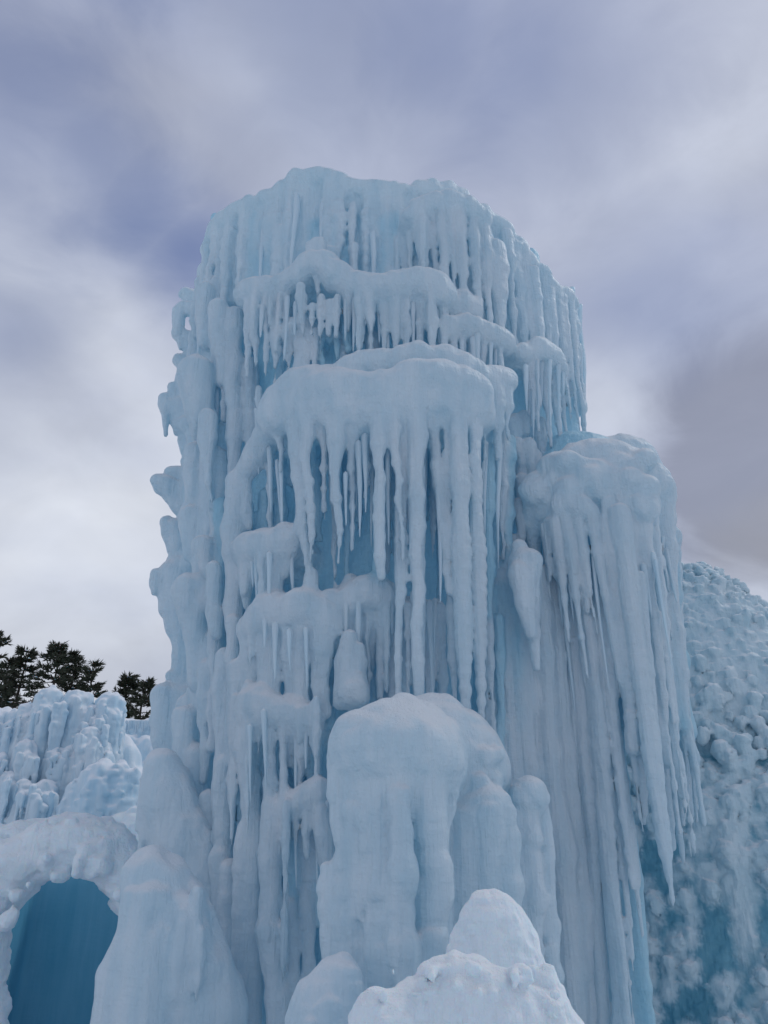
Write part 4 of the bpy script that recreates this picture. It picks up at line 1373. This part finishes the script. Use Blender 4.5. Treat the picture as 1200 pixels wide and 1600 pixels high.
wall2 = thing('ice_wall', (-6.2, 17.0, 0.0), 'flat-topped far ice wall with thin icicle fringe beside the tall tower', 'ice wall')
f = Field(0.04, 0.10, cut_z=-0.15)
for x in range(180, 330, 14):
    p = at(x, 1124, 17)
    f.cone(p - (0, 0, .25), (p[0], p[1], -.3), .25, .4, .1)
for x, y, w in ((230, 1150, 30), (215, 1165, 24), (245, 1160, 30), (205, 1150, 20), (235, 1185, 40), (212, 1195, 34), (250, 1200, 40)):
    hump(f, None, x, y, 1340, w, w, Y=16.6)
f.build('core', PALE, wall2, [(0.03, (0.12, 0.12, 0.5), False), (0.03, (0.12, 0.12, 0.12), True)])
rn = random.Random(2)
for i in range(22):
    x = 196 + 50 * (i + rn.random()) / 22
    icicle(wall2, None, x, 1126, 1126 + rn.uniform(12, 26), 3.5, Y=16.72, mat=PALE, w1=.6)

# ================================================================== pines beyond
bark = bpy.data.materials.new('pine_bark')
bark.use_nodes = True
N = Nodes(bark.node_tree)
nn = N.n('ShaderNodeTexNoise', {'Scale': 12.0, 'Detail': 4.0}).outputs['Fac']
pb = N.n('ShaderNodeBsdfPrincipled', {'Base Color': N.mix(nn, (0.035, 0.026, 0.02), (0.075, 0.06, 0.05)), 'Roughness': 0.9})
N.n('ShaderNodeOutputMaterial', {'Surface': pb.outputs[0]})
needle = bpy.data.materials.new('pine_needles')
needle.use_nodes = True
N = Nodes(needle.node_tree)
pos = N.n('ShaderNodeNewGeometry').outputs['Position']
nn = N.n('ShaderNodeTexNoise', {'Vector': pos, 'Scale': 1.6, 'Detail': 3.0}).outputs['Fac']
pb = N.n('ShaderNodeBsdfPrincipled', {'Base Color': N.mix(nn, (0.022, 0.03, 0.02), (0.05, 0.06, 0.035)), 'Roughness': 0.75})
N.n('ShaderNodeOutputMaterial', {'Surface': pb.outputs[0]})


def pine(px, py, Y, spread, label, seed, step=0.42, sweep=0.35, full=1.0):
    rn = random.Random(seed)
    top = at(px, py, Y)
    H = top[2]
    root = thing('pine_tree', (top[0], Y, -0.1), label, 'pine tree', 'pine trees beyond the ice walls')
    base = Vector((top[0], Y, -0.1))
    # trunk
    V, Fc = [], []
    n = 14
    for k in range(n + 1):
        t = k / n
        r = 0.26 * (1 - t) + 0.02
        cx = base.x + 0.15 * math.sin(t * 5 + seed)
        for a in range(7):
            V.append((cx + r * math.cos(a * .8976), Y + r * math.sin(a * .8976), -0.1 + t * (H + 0.1)))
    for k in range(n):
        for a in range(7):
            Fc.append((k * 7 + a, k * 7 + (a + 1) % 7, (k + 1) * 7 + (a + 1) % 7, (k + 1) * 7 + a))
    me = bpy.data.meshes.new('trunk')
    me.from_pydata(V, [], Fc)
    link('trunk', me, bark, root)
    # limbs and needle tufts
    LV, LF, NV, NF, SV, SF = [], [], [], [], [], []

    def spike(p, d, L, w):
        s = Vector((rn.uniform(-1, 1), rn.uniform(-1, 1), rn.uniform(-1, 1))).cross(d)
        if s.length < 1e-4:
            return
        s = s.normalized() * w
        b = len(NV)
        NV.extend((p - s, p + d * L * .5 - s * .8, p + d * L, p + d * L * .5 + s * .8, p + s))
        NF.append((b, b + 1, b + 2, b + 3, b + 4))

    z = H - 0.15
    while z > 1.5:
        t = (H - z) / H
        R = (spread * (t ** 0.75) + 0.12) * rn.uniform(0.6, 1.15)
        for k in range(rn.choice((3, 4, 5))):
            a = rn.uniform(0, 6.283)
            Rk = R * rn.uniform(0.55, 1.15)
            if rn.random() > full:
                continue
            d = Vector((math.cos(a), math.sin(a), 0))
            p0 = Vector((base.x, Y, z))
            m = max(3, int(Rk / 0.22))
            pp = []
            for q in range(m + 1):
                u = q / m
                pp.append(p0 + d * Rk * u + Vector((0, 0, Rk * (-0.18 * u + sweep * u * u) + 0.04 * math.sin(q * 2.1 + a))))
            for q in range(m):
                r0 = 0.035 * (1 - q / m) + 0.008
                s = Vector((-d.y, d.x, 0)) * r0
                b = len(LV)
                u3 = Vector((0, 0, r0))
                LV.extend((pp[q] - s, pp[q] + s, pp[q] + u3, pp[q + 1] - s * .7, pp[q + 1] + s * .7, pp[q + 1] + u3 * .7))
                LF.extend(((b, b + 1, b + 4, b + 3), (b + 1, b + 2, b + 5, b + 4), (b + 2, b, b + 3, b + 5)))
            for q in range(1, m + 1):
                if q < m * 0.25:
                    continue
                c = pp[q]
                for tw in range(5):
                    sd_ = Vector((-d.y, d.x, 0)) * rn.choice((-1, 1))
                    dr = (d * rn.uniform(.2, 1.0) + sd_ * rn.uniform(0, .9) + Vector((0, 0, rn.uniform(-.1, .6)))).normalized()
                    for w_ in range(4):
                        dd = (dr + Vector((rn.uniform(-.5, .5), rn.uniform(-.5, .5), rn.uniform(-.4, .5)))).normalized()
                        spike(c + dr * rn.uniform(0, .22), dd, rn.uniform(.16, .34), 0.028)
                if rn.random() < 0.13:
                    b = len(SV)
                    for o in ((-.14, -.09, .06), (.13, -.11, .05), (.17, .08, .06), (-.1, .12, .05), (0, 0, .13)):
                        SV.append(c + Vector(o) * rn.uniform(.7, 1.3))
                    SF.extend(((b, b + 1, b + 4), (b + 1, b + 2, b + 4), (b + 2, b + 3, b + 4), (b + 3, b, b + 4)))
        z -= step * rn.uniform(.6, 1.3) * (0.55 + t)
    for s in range(24):
        spike(Vector((base.x, Y, H - rn.uniform(0, .4))), Vector((rn.uniform(-.6, .6), rn.uniform(-.6, .6), 1)).normalized(), rn.uniform(.15, .3), .025)
    for nm, v, fc, mt in (('limbs', LV, LF, bark), ('crown', NV, NF, needle), ('snow_clumps', SV, SF, SNOW)):
        me = bpy.data.meshes.new(nm)
        me.from_pydata([tuple(q) for q in v], [], fc)
        me.update()
        o = link(nm, me, mt, root)
        if nm != 'crown':
            o['kind'] = 'stuff'


pine(-6, 985, 38, 3.2, 'dark pine cut off by the left edge of the picture, tallest of the pines', 1)
pine(43, 1014, 40, 2.6, 'thin-topped dark pine left of the bushiest pine', 2)
pine(92, 1006, 39, 3.3, 'bushiest dark pine standing behind the rounded ice humps', 3)
pine(117, 1021, 42, 2.6, 'dark pine crowded against the right side of the bushiest pine', 4)
pine(148, 1036, 39, 2.5, 'small pine with open snowy branches, rightmost of the left clump', 5, full=.75)
pine(202, 1055, 41, 2.6, 'left one of two dense dark pines close to the tall tower', 6, sweep=.6)
pine(230, 1064, 40, 2.4, 'right one of two dense dark pines, nearest the tall tower', 7, sweep=.6)
pine(15, 1030, 44, 3.0, 'dark pine filling the gap behind the two leftmost pines', 8)
